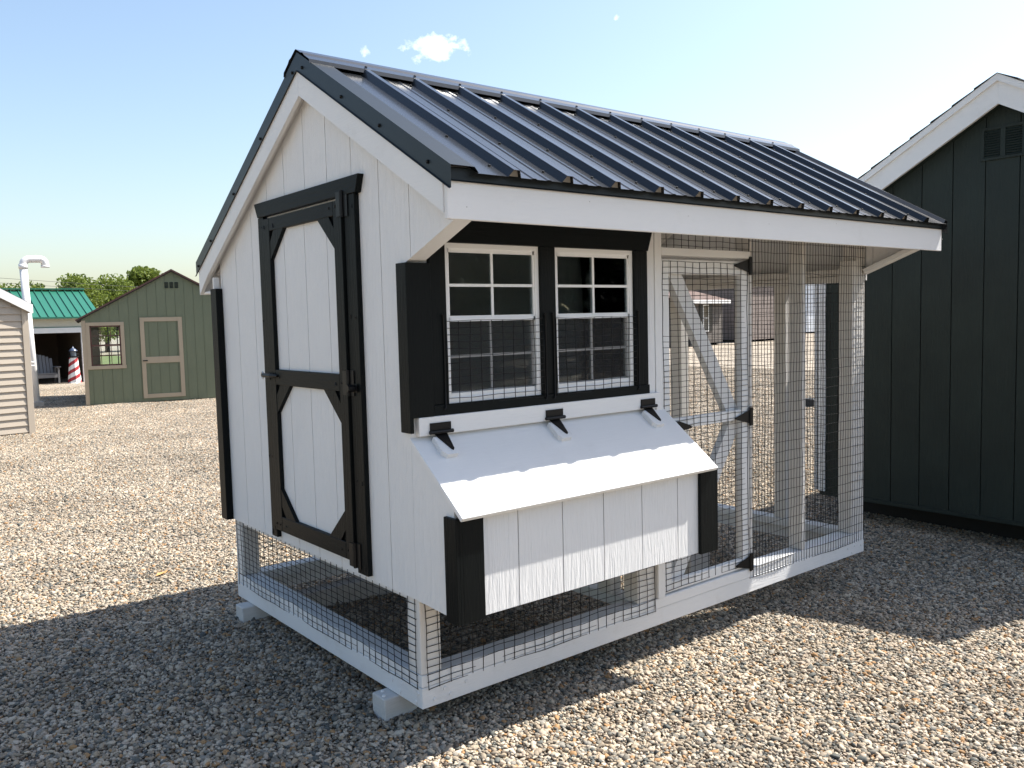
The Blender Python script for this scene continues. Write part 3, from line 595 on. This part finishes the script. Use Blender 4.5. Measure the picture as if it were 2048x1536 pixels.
for s in (-1, 1):
    w_ = RSP[s]; T = lambda y, o: dz(zt - o - sl2 * abs(y))
    r_ = prism('roof', [(0, T(0, 0)), (s * w_, T(w_, 0)), (s * w_, T(w_, .03)), (0, T(0, .03))], 'x', -.12, 4.3, W_X, ds)
    nC = int(round((w_ + .015) / .15)); st = (w_ + .015) / nC
    for k in range(nC):          # shingle courses, each a thin overlapping slab
        ya, yb = s * (w_ + .015 - k * st), s * max(0, w_ + .015 - (k + 1) * st - .03)
        prism('shingle_course', [(ya, T(ya, -.023)), (yb, T(yb, -.010)), (yb, T(yb, -.006)), (ya, T(ya, -.009))], 'x', -.15, 4.32, SHING, r_)
    for a, b, x0, x1, nm in ((.0, .205, -.125, -.10, 'rake_board'), (-.006, .045, -.145, -.1255, 'rake_trim')):
        prism(nm, [(0.0003 * s, T(0, a)), (s * w_, T(w_, a)), (s * w_, T(w_, b)), (0.0003 * s, T(0, b))], 'x', x0, x1, W_Y, r_)
    e0, e1 = sorted((s * (w_ + .001), s * (w_ + .018))); box('eave_fascia', -.12, 4.3, e0, e1, T(w_, .17), T(w_, .012), W_X, r_)
    prism('soffit', [(0.001 * s, T(0, .19)), (s * (w_ - .01), T(w_ - .01, .19)), (s * (w_ - .01), T(w_ - .01, .175)), (0.001 * s, T(0, .175))], 'x', -.0995, -.009, CH, r_)
vt = box('gable_vent', -.022, -.009, -.15, .155, dz(2.665), dz(2.685), CH, ds)
for a in ((-.15, .155, 2.885, 2.905), (-.15, -.128, 2.685, 2.885), (.133, .155, 2.685, 2.885), (-.014, .020, 2.685, 2.885)): box('vent_frame', -.022, -.009, a[0], a[1], dz(a[2]), dz(a[3]), CH, vt, 0)
for (a, b) in ((-.128, -.014), (.020, .133)):
    for k in range(11):
        z = 2.688 + k * .0175; bm = bmesh.new(); hexa(bm, [(-.021, a, dz(z)), (-.021, b, dz(z)), (-.010, b, dz(z + .012)), (-.010, a, dz(z + .012)), (-.021, a, dz(z + .003)), (-.021, b, dz(z + .003)), (-.010, b, dz(z + .015)), (-.010, a, dz(z + .015))]); bmobj('louvre', bm, CH, vt)

# ---- green shed
GRN = mat('sage_green_siding_paint', (.155, .178, .115), .7, grain='z', bump=.002, var=.15)
TAN = mat('tan_trim_paint', (.40, .33, .24), .6, grain='z', var=.1)
BRN = mat('brown_roof_edge', (.10, .045, .035), .6, grain='x', var=.2)
gs = thing('green_shed', 'sage green shed with tan door frame, gable vent and see-through window', 'shed', (2.60, 17.45, -.09), math.radians(-12.6))
ax = 1.86; gwid = 3.72; bz = .03; ez = 1.90; az = 2.93
def gtop(x): return ez + (az - ez) * (1 - abs(x - ax) / ax)
WX0, WX1, WZ0, WZ1 = .145, .755, .875, 1.75
gcut = [0, .155] + [.35 + .195 * i for i in range(18)]
gcut = [c for c in gcut if c < gwid - .03] + [gwid]
g1 = box('gable_sill', 0, gwid, .012, .05, bz, bz + .09, GRN, gs)
for u0, u1 in zip(gcut, gcut[1:]):
    parts_ = [(bz, None)]
    if u1 > WX0 and u0 < WX1:
        a0, a1 = max(u0, WX0), min(u1, WX1)
        polys = [[(u0, bz), (u1, bz), (u1, WZ0), (u0, WZ0)], [(u0, WZ1), (u1, WZ1), (u1, gtop(u1)), (u0, gtop(u0))]]
        if u0 < WX0 - .01: polys.append([(u0, WZ0), (WX0, WZ0), (WX0, WZ1), (u0, WZ1)])
        if u1 > WX1 + .01: polys.append([(WX1, WZ0), (u1, WZ0), (u1, WZ1), (WX1, WZ1)])
    else:
        polys = [[(u0, bz), (u1, bz), (u1, gtop(u1))] + ([(ax, az)] if u0 < ax < u1 else []) + [(u0, gtop(u0))]]
    for p in polys:
        q = [(x + (.007 if abs(x - u0) < 1e-6 else 0), z) for x, z in p]; prism('siding_board', q, 'y', .0, .011, GRN, g1)
# backing, open at the window
WOOD = mat('bare_pine_boards', (.42, .27, .13), .7, grain='z', var=.3)
for p in ([(.01, bz), (WX0, bz), (WX0, gtop(WX0)), (.01, gtop(.01))], [(WX0, bz), (WX1, bz), (WX1, WZ0), (WX0, WZ0)], [(WX0, WZ1), (WX1, WZ1), (WX1, gtop(WX1)), (WX0, gtop(WX0))], [(WX1, bz), (gwid - .01, bz), (gwid - .01, gtop(gwid - .01)), (ax, az), (WX1, gtop(WX1))]):
    prism('wall_sheet', p, 'y', .012, .03, GRN, g1)
dep = 3.6
sw = box('side_wall', .0, .03, .031, 1.2, bz, ez, GRN, gs); box('wall_sheet', .0, .03, 1.2, 2.1, bz, .9, GRN, sw); box('wall_sheet', .0, .03, 1.2, 2.1, 1.75, ez, GRN, sw); box('wall_sheet', .0, .03, 2.1, dep, bz, ez, GRN, sw)
box('inner_boards', .031, .05, .04, 1.2, bz, ez, WOOD, sw, 0)
box('side_wall', gwid - .03, gwid, .031, dep, bz, ez, GRN, gs)
bwx0, bwx1 = .36, 1.0
bk = box('back_wall', 0, bwx0, dep, dep + .03, bz, ez, GRN, gs); box('wall_sheet', bwx1, gwid, dep, dep + .03, bz, ez, GRN, bk); box('wall_sheet', bwx0, bwx1, dep, dep + .03, bz, .75, GRN, bk); box('wall_sheet', bwx0, bwx1, dep, dep + .03, 1.75, ez, GRN, bk)
for x in (bwx0 + .21, bwx0 + .42): box('window_bar', x - .012, x + .012, dep + .005, dep + .02, .75, 1.75, BRN, bk, 0)
for z in (1.0, 1.25, 1.5): box('window_bar', bwx0, bwx1, dep + .006, dep + .019, z - .012, z + .012, BRN, bk, 0)
box('shed_floor', .01, gwid - .01, .04, dep, bz, bz + .03, WOOD, gs)
for i in range(5): x = .25 + i * .95; box('skid', x, x + .1, .06, dep, -.12, bz - .002, GRN, gs)
grf = None
for s in (-1, 1):
    sl = (az - ez) / ax; e = ax + .1
    q = [(ax, az + .05), (ax + s * e, az + .05 - sl * e), (ax + s * e, az - .005 - sl * e), (ax, az - .005)]
    r_ = prism('roof', q, 'y', -.06, dep + .1, SHING, gs); q2 = [(ax, az + .055), (ax + s * (e + .02), az + .055 - sl * (e + .02)), (ax + s * (e + .02), az + .02 - sl * (e + .02)), (ax, az + .015)]
    prism('rake_edge', q2, 'y', -.085, -.061, BRN, r_)
gd = thing('x', 'x', 'x'); bpy.data.objects.remove(gd)
dx0, dx1, dz0, dz1 = 1.155, 2.035, .107, 1.91
gdo = box('shed_door', dx0, dx0 + .085, -.018, -.001, dz0, dz1, TAN, gs)
for a in ((dx1 - .085, dx1, dz0, dz1), (dx0 + .0855, dx1 - .0855, dz1 - .09, dz1), (dx0 + .0855, dx1 - .0855, dz0, dz0 + .09), (dx0 + .0855, dx1 - .0855, .89, 1.03)): box('door_trim', a[0], a[1], -.018, -.001, a[2], a[3], TAN, gdo)
box('drip_strip', dx0 - .02, dx1 + .02, -.02, -.001, dz1 + .001, dz1 + .02, GRN, gdo)
bm = bmesh.new(); addtube(bm, [(dx0 + .02, -.05, .95), (dx0 + .12, -.05, .95)], .012, 8); addtube(bm, [(dx0 + .05, -.05, .95), (dx0 + .05, -.018, .95)], .012, 8); bmobj('handle', bm, HW, gdo)
for x in (.0,): box('corner_board', -.012, .07, -.012, -.001, bz, ez - .03, TAN, gs)
gwn = box('shed_window', WX0 - .075, WX1 + .075, -.02, -.001, WZ1 + .001, WZ1 + .075, TAN, gs)
box('window_trim', WX0 - .085, WX1 + .085, -.025, -.001, WZ0 - .075, WZ0 - .001, TAN, gwn); box('window_trim', WX0 - .075, WX0 - .001, -.02, -.001, WZ0, WZ1, TAN, gwn); box('window_trim', WX1 + .001, WX1 + .075, -.02, -.001, WZ0, WZ1, TAN, gwn)
bm = bmesh.new()
for a in ((WX0, WX1, WZ0, WZ0 + .03), (WX0, WX1, WZ1 - .03, WZ1), (WX0, WX0 + .03, WZ0, WZ1), (WX1 - .03, WX1, WZ0, WZ1), (WX0, WX1, 1.30, 1.34)): addbox(bm, a[0], a[1], .0, .025, a[2], a[3])
for i in (1, 2): x = WX0 + (WX1 - WX0) * i / 3; addbox(bm, x - .007, x + .007, .004, .018, WZ0, WZ1)
for z in (1.09, 1.53): addbox(bm, WX0, WX1, .005, .017, z - .007, z + .007)
bmobj('sash', bm, BRN, gwn); box('pane', WX0 + .02, WX1 - .02, .010, .013, WZ0 + .02, WZ1 - .02, GLASS, gwn, 0)
gv = box('gable_vent', ax - .17, ax + .17, -.006, -.001, 2.54, 2.71, GRN, gs)
for i in range(3):
    for k in range(5): x = ax - .15 + i * .105; z = 2.56 + k * .028; bm = bmesh.new(); hexa(bm, [(x, -.02, z), (x + .08, -.02, z), (x + .08, -.007, z + .018), (x, -.007, z + .018), (x, -.02, z + .004), (x + .08, -.02, z + .004), (x + .08, -.007, z + .022), (x, -.007, z + .022)]); bmobj('louvre', bm, CH, gv)

# ---- tan shed with lap siding
TV = mat('tan_vinyl_siding', (.42, .36, .29), .55, grain='x', var=.08, bump=.0008)
ts = thing('tan_shed', 'tan lap-sided shed with white rake edge at the left frame edge', 'shed', (.80, 12.86, -.075), math.radians(8))
tw = box('gable_wall', -3.0, -.01, .02, .06, .0, 2.0, TV, ts)
prism('wall_sheet', [(-3, 2.001), (-.01, 2.001), (-1.5, 2.85)], 'y', .02, .06, TV, tw)
nl = 25
for i in range(nl):
    z0 = .02 + i * .1125; z1 = z0 + .1155
    lim = lambda z: max(0.0, (z - 2.03) / .57)
    xa, xb = -3 + lim(z1), -.085 - max(0, lim(z1) - .085)
    if xb - xa < .1: continue
    bm = bmesh.new(); hexa(bm, [(xa, -.014, z0), (xb, -.014, z0), (xb, .02, z0), (xa, .02, z0), (xa, .008, z1), (xb, .008, z1), (xb, .02, z1), (xa, .02, z1)]); bmobj('lap_board', bm, TV, tw)
box('corner_post', -.082, .012, -.022, .06, .0, 2.06, TV, tw); box('base_strip', -3, .0, -.008, .06, -.06, -.001, W_X, tw)
box('side_wall', -.05, -.01, .061, 3.2, 0, 2.05, TV, ts); box('side_wall', -3, -2.96, .061, 3.2, 0, 2.05, TV, ts); box('back_wall', -2.95, -.06, 3.16, 3.2, 0, 2.05, TV, ts)
for s in (-1, 1):
    c = -1.5; e = 1.56; zt = 2.98; sl = .565
    r_ = prism('roof', [(c, zt), (c + s * e, zt - sl * e), (c + s * e, zt - .04 - sl * e), (c, zt - .04)], 'y', -.06, 3.3, SHING, ts)
    prism('rake_board', [(c, zt - .012), (c + s * e, zt - .012 - sl * e), (c + s * e, zt - .16 - sl * e), (c, zt - .16)], 'y', -.085, -.061, W_X, r_)
    box('eave_fascia', c + s * e - .01 + (.011 * s), c + s * e + .01 + (.011 * s), -.06, 3.3, zt - sl * e - .15, zt - sl * e - .01, W_Y, r_)

# ---- white vent pipe with a gooseneck
PVC = mat('white_pvc', (.82, .80, .78), .4, grain='o', var=.05)
vp = thing('vent_pipe', 'tall white plastic vent pipe with gooseneck top beside the tan shed', 'pipe', (1.75, 18.3, -.09))
R0 = .078
tube('riser', [(.03, 0, 0), (-.01, 0, 1.4), (-.055, 0, 3.05)], R0, PVC, vp, 16)
bend = [(-.055 + .13 - .13 * math.cos(a), 0, 3.10 + .13 * math.sin(a)) for a in [i * math.pi / 16 for i in range(0, 9)]]
bend += [(.18 + .04, 0, 3.235)] + [(.27 + .10 * math.sin(a), 0, 3.135 + .10 * math.cos(a)) for a in [i * math.pi / 16 for i in range(0, 8)]] + [(.372, 0, 3.06)]
tube('gooseneck', bend, R0 * 1.0, PVC, vp, 16)
for p, q in (((-.055, 0, 3.02), (-.057, 0, 3.12)), ((.372, 0, 3.1), (.373, 0, 3.055))): tube('coupling', [p, q], R0 * 1.15, PVC, vp, 16)
for z in (2.08, .98, .9): tube('strap', [(.0 - .02 * z, 0, z), (.0 - .02 * z, 0, z + .025)], R0 * 1.13, PVC, vp, 16)
box('footing', -.12, .16, -.12, .12, -.1, .12, mat('pale_concrete', (.42, .39, .35), .9, grain='o', var=.25), vp, .01)

# ---- open pavilion with green metal roof
GMET = mat('green_painted_steel', (.02, .135, .09), .4, grain='o', var=.1)
pv = thing('open_pavilion', 'open-front pavilion with green metal roof beyond the green shed', 'pavilion', (3.0, 27.2, -.09))
CREAM = mat('cream_lap_siding', (.55, .53, .45), .6, grain='x', var=.08)
bwp = box('back_wall', -2.4, 1.8, 4.0, 4.06, 0, 2.1, mat('brown_wood_wall', (.09, .065, .045), .8, grain='z', var=.3), pv)
box('side_wall', -2.4, -2.34, .1, 3.99, 0, 2.1, MATS['brown_wood_wall'], pv); box('side_wall', 1.74, 1.8, .1, 3.99, 0, 2.1, MATS['brown_wood_wall'], pv)
box('ceiling', -2.34, 1.73, .15, 3.99, 1.95, 2.0, mat('dark_boards', (.06, .05, .04), .9), pv)
fh = box('header', -2.4, 1.8, .04, .1, 1.76, 2.08, CREAM, pv); box('trim_board', -2.4, 1.8, .0, .039, 1.59, 1.755, W_X, fh); box('drip_strip', -2.4, 1.8, .01, .05, 1.7565, 1.775, GMET, fh)
for x in (-2.4, 1.68): box('corner_post', x, x + .12, .0, .12, 0, 1.589, W_V, pv)
for s, y0 in ((0, -.25), (1, 4.3)):
    q = [(y0, 2.09), (2.0, 3.02), (2.0, 2.97), (y0, 2.04)] if s == 0 else [(2.0, 3.02), (y0, 2.09), (y0, 2.04), (2.0, 2.97)]
    r_ = prism('roof', q, 'x', -2.7, 2.25, GMET, pv)
    for i in range(22): x = -2.69 + i * .228; y1 = 2.0; bm = bmesh.new(); hexa(bm, [(x, y0, 2.091), (x + .02, y0, 2.091), (x + .02, y1, 3.021), (x, y1, 3.021), (x, y0, 2.125), (x + .02, y0, 2.125), (x + .02, y1, 3.055), (x, y1, 3.055)]); bmobj('roof_rib', bm, GMET, r_)
box('ridge_cap', -2.72, 2.27, 1.85, 2.15, 3.03, 3.075, GMET, pv)

# ---- garden lighthouse
lh = thing('garden_lighthouse', 'red and white striped lawn lighthouse standing at the pavilion opening', 'ornament', (4.36, 26.95, -.09))
def stripe_mat():
    m = bpy.data.materials.new('spiral_red_white_paint'); m.use_nodes = True; t = m.node_tree; n = t.nodes; b = n['Principled BSDF']; b.inputs['Roughness'].default_value = .45
    co = n.new('ShaderNodeTexCoord'); sp = n.new('ShaderNodeSeparateXYZ'); t.links.new(co.outputs['Object'], sp.inputs[0])
    at = n.new('ShaderNodeMath'); at.operation = 'ARCTAN2'; t.links.new(sp.outputs[1], at.inputs[0]); t.links.new(sp.outputs[0], at.inputs[1])
    d = n.new('ShaderNodeMath'); d.operation = 'DIVIDE'; t.links.new(at.outputs[0], d.inputs[0]); d.inputs[1].default_value = -math.pi
    z = n.new('ShaderNodeMath'); z.operation = 'MULTIPLY_ADD'; t.links.new(sp.outputs[2], z.inputs[0]); z.inputs[1].default_value = 4.0; t.links.new(d.outputs[0], z.inputs[2])
    f = n.new('ShaderNodeMath'); f.operation = 'FRACT'; t.links.new(z.outputs[0], f.inputs[0]); g = n.new('ShaderNodeMath'); g.operation = 'GREATER_THAN'; g.inputs[1].default_value = .45; t.links.new(f.outputs[0], g.inputs[0])
    mx = n.new('ShaderNodeMixRGB'); mx.inputs[1].default_value = (.32, .02, .025, 1); mx.inputs[2].default_value = (.75, .74, .72, 1); t.links.new(g.outputs[0], mx.inputs[0]); t.links.new(mx.outputs[0], b.inputs['Base Color']); return m
lathe('tower', [(.215, 0), (.20, .02), (.125, .80)], (0, 0, 0), stripe_mat(), lh, 8)
lathe('gallery', [(.10, .801), (.155, .82), (.155, .845), (.10, .85)], (0, 0, 0), HW, lh, 16); lathe('lantern', [(.085, .851), (.085, 1.0)], (0, 0, 0), mat('lantern_glass', (.10, .13, .16), .1), lh, 8)
lathe('cap', [(.13, 1.001), (.12, 1.03), (.06, 1.09), (.015, 1.12), (.012, 1.16)], (0, 0, 0), mat('slate_blue_paint', (.05, .07, .12), .3), lh, 16, True)
for k in range(8): a = k * math.pi / 4; tube('rail_post', [(.145 * math.cos(a), .145 * math.sin(a), .845), (.145 * math.cos(a), .145 * math.sin(a), .93)], .006, HW, lh, 6)
# ---- white garden bench
gb = thing('garden_bench', 'white slatted garden bench in the pavilion, painted dark for its shade', 'bench', (3.45, 27.32, -.09))
PW = mat('shade_darkened_lumber', (.17, .165, .165), .5, grain='x', var=.08)  # white bench coloured dark grey to stand in for the pavilion's shade
for i in range(4): box('seat_slat', -.6, .5, .02 + i * .11, .115 + i * .11, .30 - .012 * i, .335 - .012 * i, PW, gb)
for i in range(11): beam('back_slat', (-.56 + i * .1, .47, .27), (-.56 + i * .1, .66, .93 - .006 * (i - 5) ** 2), .085, .02, PW, gb, (0, 1, 0))
for x in (-.62, .52):
    beam('leg', (x + .02, .04, 0), (x + .02, .04, .50), .05, .09, PW, gb, (0, 1, 0)); beam('leg', (x + .02, .66, 0), (x + .02, .50, .50), .05, .09, PW, gb, (0, 1, 0)); box('arm', x - .045, x + .085, -.06, .58, .501, .53, PW, gb)
box('apron', -.6, .52, .0, .025, .18, .29, PW, gb)

# ---- far buildings seen through the run
def far_house(name, label, loc, rz, wx, dy, h, rise, wallm, roofm, trim, win_=None, grp=None):
    t = thing(name, label, 'shed', loc, rz, grp)
    wl = box('wall', 0, wx, 0, dy, .12, h, wallm, t, 0)
    nb_ = int(wx / .6)
    for i in range(nb_): box('wall_panel', i * wx / nb_ + .012, (i + 1) * wx / nb_ - .012, -.02, -.001, .13, h - .02, wallm, wl, 0)
    for s in (0, 1):
        q = [(-.35, h - .05), (dy / 2, h + rise), (dy / 2, h + rise - .1), (-.35, h - .16)] if s == 0 else [(dy / 2, h + rise), (dy + .35, h - .05), (dy + .35, h - .16), (dy / 2, h + rise - .1)]
        r_ = prism('roof', q, 'x', -.3, wx + .3, roofm, t)
        if s == 0: box('fascia', -.3, wx + .3, -.38, -.351, h - .24, h - .05, trim, r_, 0)
    prism('gable', [(0, h + .001), (dy, h + .001), (dy / 2, h + rise - .11)], 'x', .0, .05, wallm, wl); prism('gable', [(0, h + .001), (dy, h + .001), (dy / 2, h + rise - .11)], 'x', wx - .05, wx, wallm, wl)
    for i in range(3): box('skid', wx * (.1 + .38 * i), wx * (.1 + .38 * i) + .15, -.01, dy, -.1, .119, HW, t, 0)
    for (x, z0, z1, ww) in (win_ or []):
        wn = box('window', x, x + ww, -.06, -.021, z0, z1, trim, t, 0); box('pane', x + .06, x + ww - .06, -.07, -.061, z0 + .06, z1 - .06, mat('far_window_glass', (.02, .025, .03), .1), wn, 0)
        box('muntin', x + .06, x + ww - .06, -.08, -.071, (z0 + z1) / 2 - .03, (z0 + z1) / 2 + .03, trim, wn, 0)
        for xx in (x - .42, x + ww + .04): box('shutter', xx, xx + .38, -.055, -.021, z0, z1, HW, wn, 0)
    return t
GYW = mat('grey_brown_siding', (.12, .105, .095), .8, grain='z', var=.15); BRW = mat('brown_siding', (.20, .165, .15), .8, grain='z', var=.15); BRF = mat('brown_shingle', (.13, .085, .07), .9, grain='o', var=.3)
WHS = mat('pale_blue_white_siding', (.70, .74, .80), .7, grain='x', var=.05)
far_house('far_cabin', 'grey-brown cabin with red-brown roof and shuttered window, seen through the run door', (32.5, 26.25, -.09), math.radians(10), 5.0, 4, 2.5, .55, GYW, BRF, W_X, [(2.75, .75, 2.2, .62), (.8, .75, 2.2, .62)])
far_house('far_brown_shed', 'plain brown shed seen through the wire right of the run door', (40.5, 27.4, -.09), math.radians(8), 3.45, 5, 4.2, 1.2, BRW, SHING, BRW)
far_house('far_white_building', 'pale white building glimpsed through the wire beside the charcoal shed', (57.9, 34.8, -.09), math.radians(-4), 7, 6, 4.4, 1.6, WHS, SHING, W_X)
far_house('far_white_shed', 'distant white shed at the left edge of the run door view', (80.0, 75, -.09), math.radians(-30), 9, 6, 3.6, 1.6, WHS, SHING, W_X)
DB = mat('dark_concrete_block', (.035, .037, .04), .8, grain='o', var=.3)
for (x, y, s, lb) in ((12.85, 6.25, .24, 'dark block on the gravel seen low between run posts near the charcoal shed'), (34.29, 28.2, .55, 'dark block far off at the left of the run door'), (33.97, 26.6, .6, 'dark block far off under the upper door brace')):
    o = box('concrete_block', x - s / 2, x + s / 2, y - s / 2, y + s / 2, gz(x, y) - .02, gz(x, y) + s * .62, DB, None, .015); tag(o, lb, 'block')

# ================================================================== TREES
def leaf_mat(name, c):
    m = bpy.data.materials.new(name); m.use_nodes = True; t = m.node_tree; n = t.nodes; b = n['Principled BSDF']; b.inputs['Roughness'].default_value = .55; b.inputs['Specular IOR Level'].default_value = .25
    at = n.new('ShaderNodeAttribute'); at.attribute_name = 'tone'; r = n.new('ShaderNodeValToRGB')
    r.color_ramp.elements[0].color = (c[0] * .6, c[1] * .65, c[2] * .6, 1); r.color_ramp.elements[1].color = (c[0] * 1.5, c[1] * 1.35, c[2] * 1.2, 1)
    t.links.new(at.outputs['Fac'], r.inputs[0]); t.links.new(r.outputs[0], b.inputs['Base Color'])
    tr = n.new('ShaderNodeBsdfTranslucent'); t.links.new(r.outputs[0], tr.inputs[0]); mx = n.new('ShaderNodeMixShader'); mx.inputs[0].default_value = .35
    o = n['Material Output']; t.links.new(b.outputs[0], mx.inputs[1]); t.links.new(tr.outputs[0], mx.inputs[2]); t.links.new(mx.outputs[0], o.inputs[0]); return m
BARK = mat('tree_bark', (.10, .08, .06), .9, grain='z', var=.4, bump=.01)
def leaves(name, centers, radii, n, size, m, parent, seed):
    r = np.random.default_rng(seed); k = len(centers); wts = np.array([a[0] * a[1] * a[2] for a in radii]) ** .67; wts /= wts.sum()
    ci_ = r.choice(k, n, p=wts); d = r.normal(size=(n, 3)); d /= np.linalg.norm(d, axis=1)[:, None]; rad = r.uniform(.25, 1.0, n) ** .45
    P = np.array(centers)[ci_] + d * rad[:, None] * np.array(radii)[ci_]
    s = size * r.uniform(.6, 1.4, n); a = r.normal(size=(n, 3)); a /= np.linalg.norm(a, axis=1)[:, None]; b = np.cross(a, r.normal(size=(n, 3))); b /= np.linalg.norm(b, axis=1)[:, None]
    c = np.cross(a, b)
    V = np.stack([P - a * s[:, None], P + b * (s * .55)[:, None] + c * (s * .15)[:, None], P + a * s[:, None], P - b * (s * .55)[:, None] + c * (s * .15)[:, None]], 1).reshape(-1, 3)
    F = (np.arange(n) * 4)[:, None] + np.arange(4)
    me = bpy.data.meshes.new(name); me.from_pydata(V.tolist(), [], F.tolist()); at = me.attributes.new('tone', 'FLOAT', 'POINT')
    at.data.foreach_set('value', np.repeat(np.clip(r.normal(.5, .25, n), 0, 1), 4).astype('f4')); return link(name, me, m, parent)
LG = leaf_mat('summer_foliage', (.13, .18, .035)); LD = leaf_mat('dark_conifer_foliage', (.012, .02, .011))
def broadleaf(loc, h, wd, label, seed, n=9000):
    r = random.Random(seed); t = thing('broadleaf_tree', label, 'tree', loc, 0, 'trees beyond the yard')
    bm = bmesh.new(); addtube(bm, [(0, 0, -.2), (.05, 0, h * .25), (.1, .1, h * .6)], [h * .035, h * .028, h * .012], 8)
    for k in range(5): a = r.uniform(0, 6.28); addtube(bm, [(.05, 0, h * (.22 + .05 * k)), (wd * .3 * math.cos(a), wd * .3 * math.sin(a), h * (.45 + .06 * k))], [h * .014, h * .006], 6)
    bmobj('trunk', bm, BARK, t, True); cs, rs = [], []
    for k in range(34):
        a = r.uniform(0, 6.28); q = r.uniform(0, 1) ** .6 * wd * .42; z = h * r.uniform(.28, .9); q *= math.sqrt(max(.1, 1 - ((z / h - .55) / .48) ** 2)); rr = wd * r.uniform(.07, .17)
        cs.append((q * math.cos(a), q * math.sin(a), z)); rs.append((rr, rr, rr * .75))
    leaves('crown', cs, rs, n, h * .021, LG, t, seed)
broadleaf((11.4, 62, -.1), 5.5, 7.0, 'round leafy tree above the left of the green pavilion roof', 1)
broadleaf((14.3, 64, -.1), 5.4, 7.2, 'leafy tree above the right end of the green pavilion roof', 2)
broadleaf((16.7, 66, -.1), 6.5, 5.8, 'leafy tree rising behind the left roof slope of the green shed', 3)
broadleaf((8.9, 64, -.1), 5.4, 5.0, 'low leafy tree just right of the vent pipe', 4, 3500)
def conifer(loc, h, wd, label, seed):
    r = random.Random(seed); t = thing('conifer_tree', label, 'tree', loc, 0, 'conifers mirrored in the coop windows')
    bm = bmesh.new(); addtube(bm, [(0, 0, -.3), (0, 0, h * .95)], [h * .022, h * .004], 8); bmobj('trunk', bm, BARK, t, True); cs, rs = [], []
    for k in range(26):
        f = k / 26; z = h * (.08 + .9 * f); q = wd * .5 * (1 - f) + .12
        for j in range(5): a = r.uniform(0, 6.28); cs.append((q * .55 * math.cos(a), q * .55 * math.sin(a), z)); rs.append((q * .5, q * .5, h * .03))
    leaves('crown', cs, rs, 6500, h * .03, LD, t, seed)
for k, (x, y, h, wd) in enumerate(((12.5, -19, 8.5, 5.5), (16.5, -21, 9.5, 6), (20.0, -20, 8.2, 5.5), (25.0, -22, 9, 6), (30, -23, 8.5, 6))):
    conifer((x, y, gz(x, y)), h, wd, ('first', 'second', 'third', 'fourth', 'fifth')[k] + ' dark conifer from the right in the window reflection row', 30 + k)

# ---- overhead wires far off
WR = mat('overhead_cable', (.05, .05, .05), .6)
for dzz, lb in ((0, 'upper thin overhead cable in front of the distant trees'), (-.28, 'lower thin overhead cable in front of the distant trees')):
    ps = [(x, 55, 4.75 + dzz - .034 * (x - 6) + .0008 * (x - 30) ** 2 - .46) for x in range(-60, 121, 6)]
    o = tube('overhead_cable', ps, .011, WR, None, 5); tag(o, lb, 'cable', 'overhead cables')

LF = mat('dry_leaf', (.42, .22, .07), .7)
bm = bmesh.new(); v = [bm.verts.new(p) for p in ((0, 0, 0), (.035, .018, .012), (.08, .012, .006), (.115, 0, .014), (.08, -.014, .004), (.035, -.018, .008), (.055, 0, .0))]
for a, b in ((0, 1), (1, 2), (2, 3), (3, 4), (4, 5), (5, 0)): bm.faces.new((v[a], v[b], v[6]))
o = bmobj('fallen_leaf', bm, LF); o.location = (-.16, 3.06, gz(-.16, 3.06) + .012); o.rotation_euler = (0, 0, .5); tag(o, 'single curled tan leaf lying on sunlit gravel left of the coop', 'leaf')
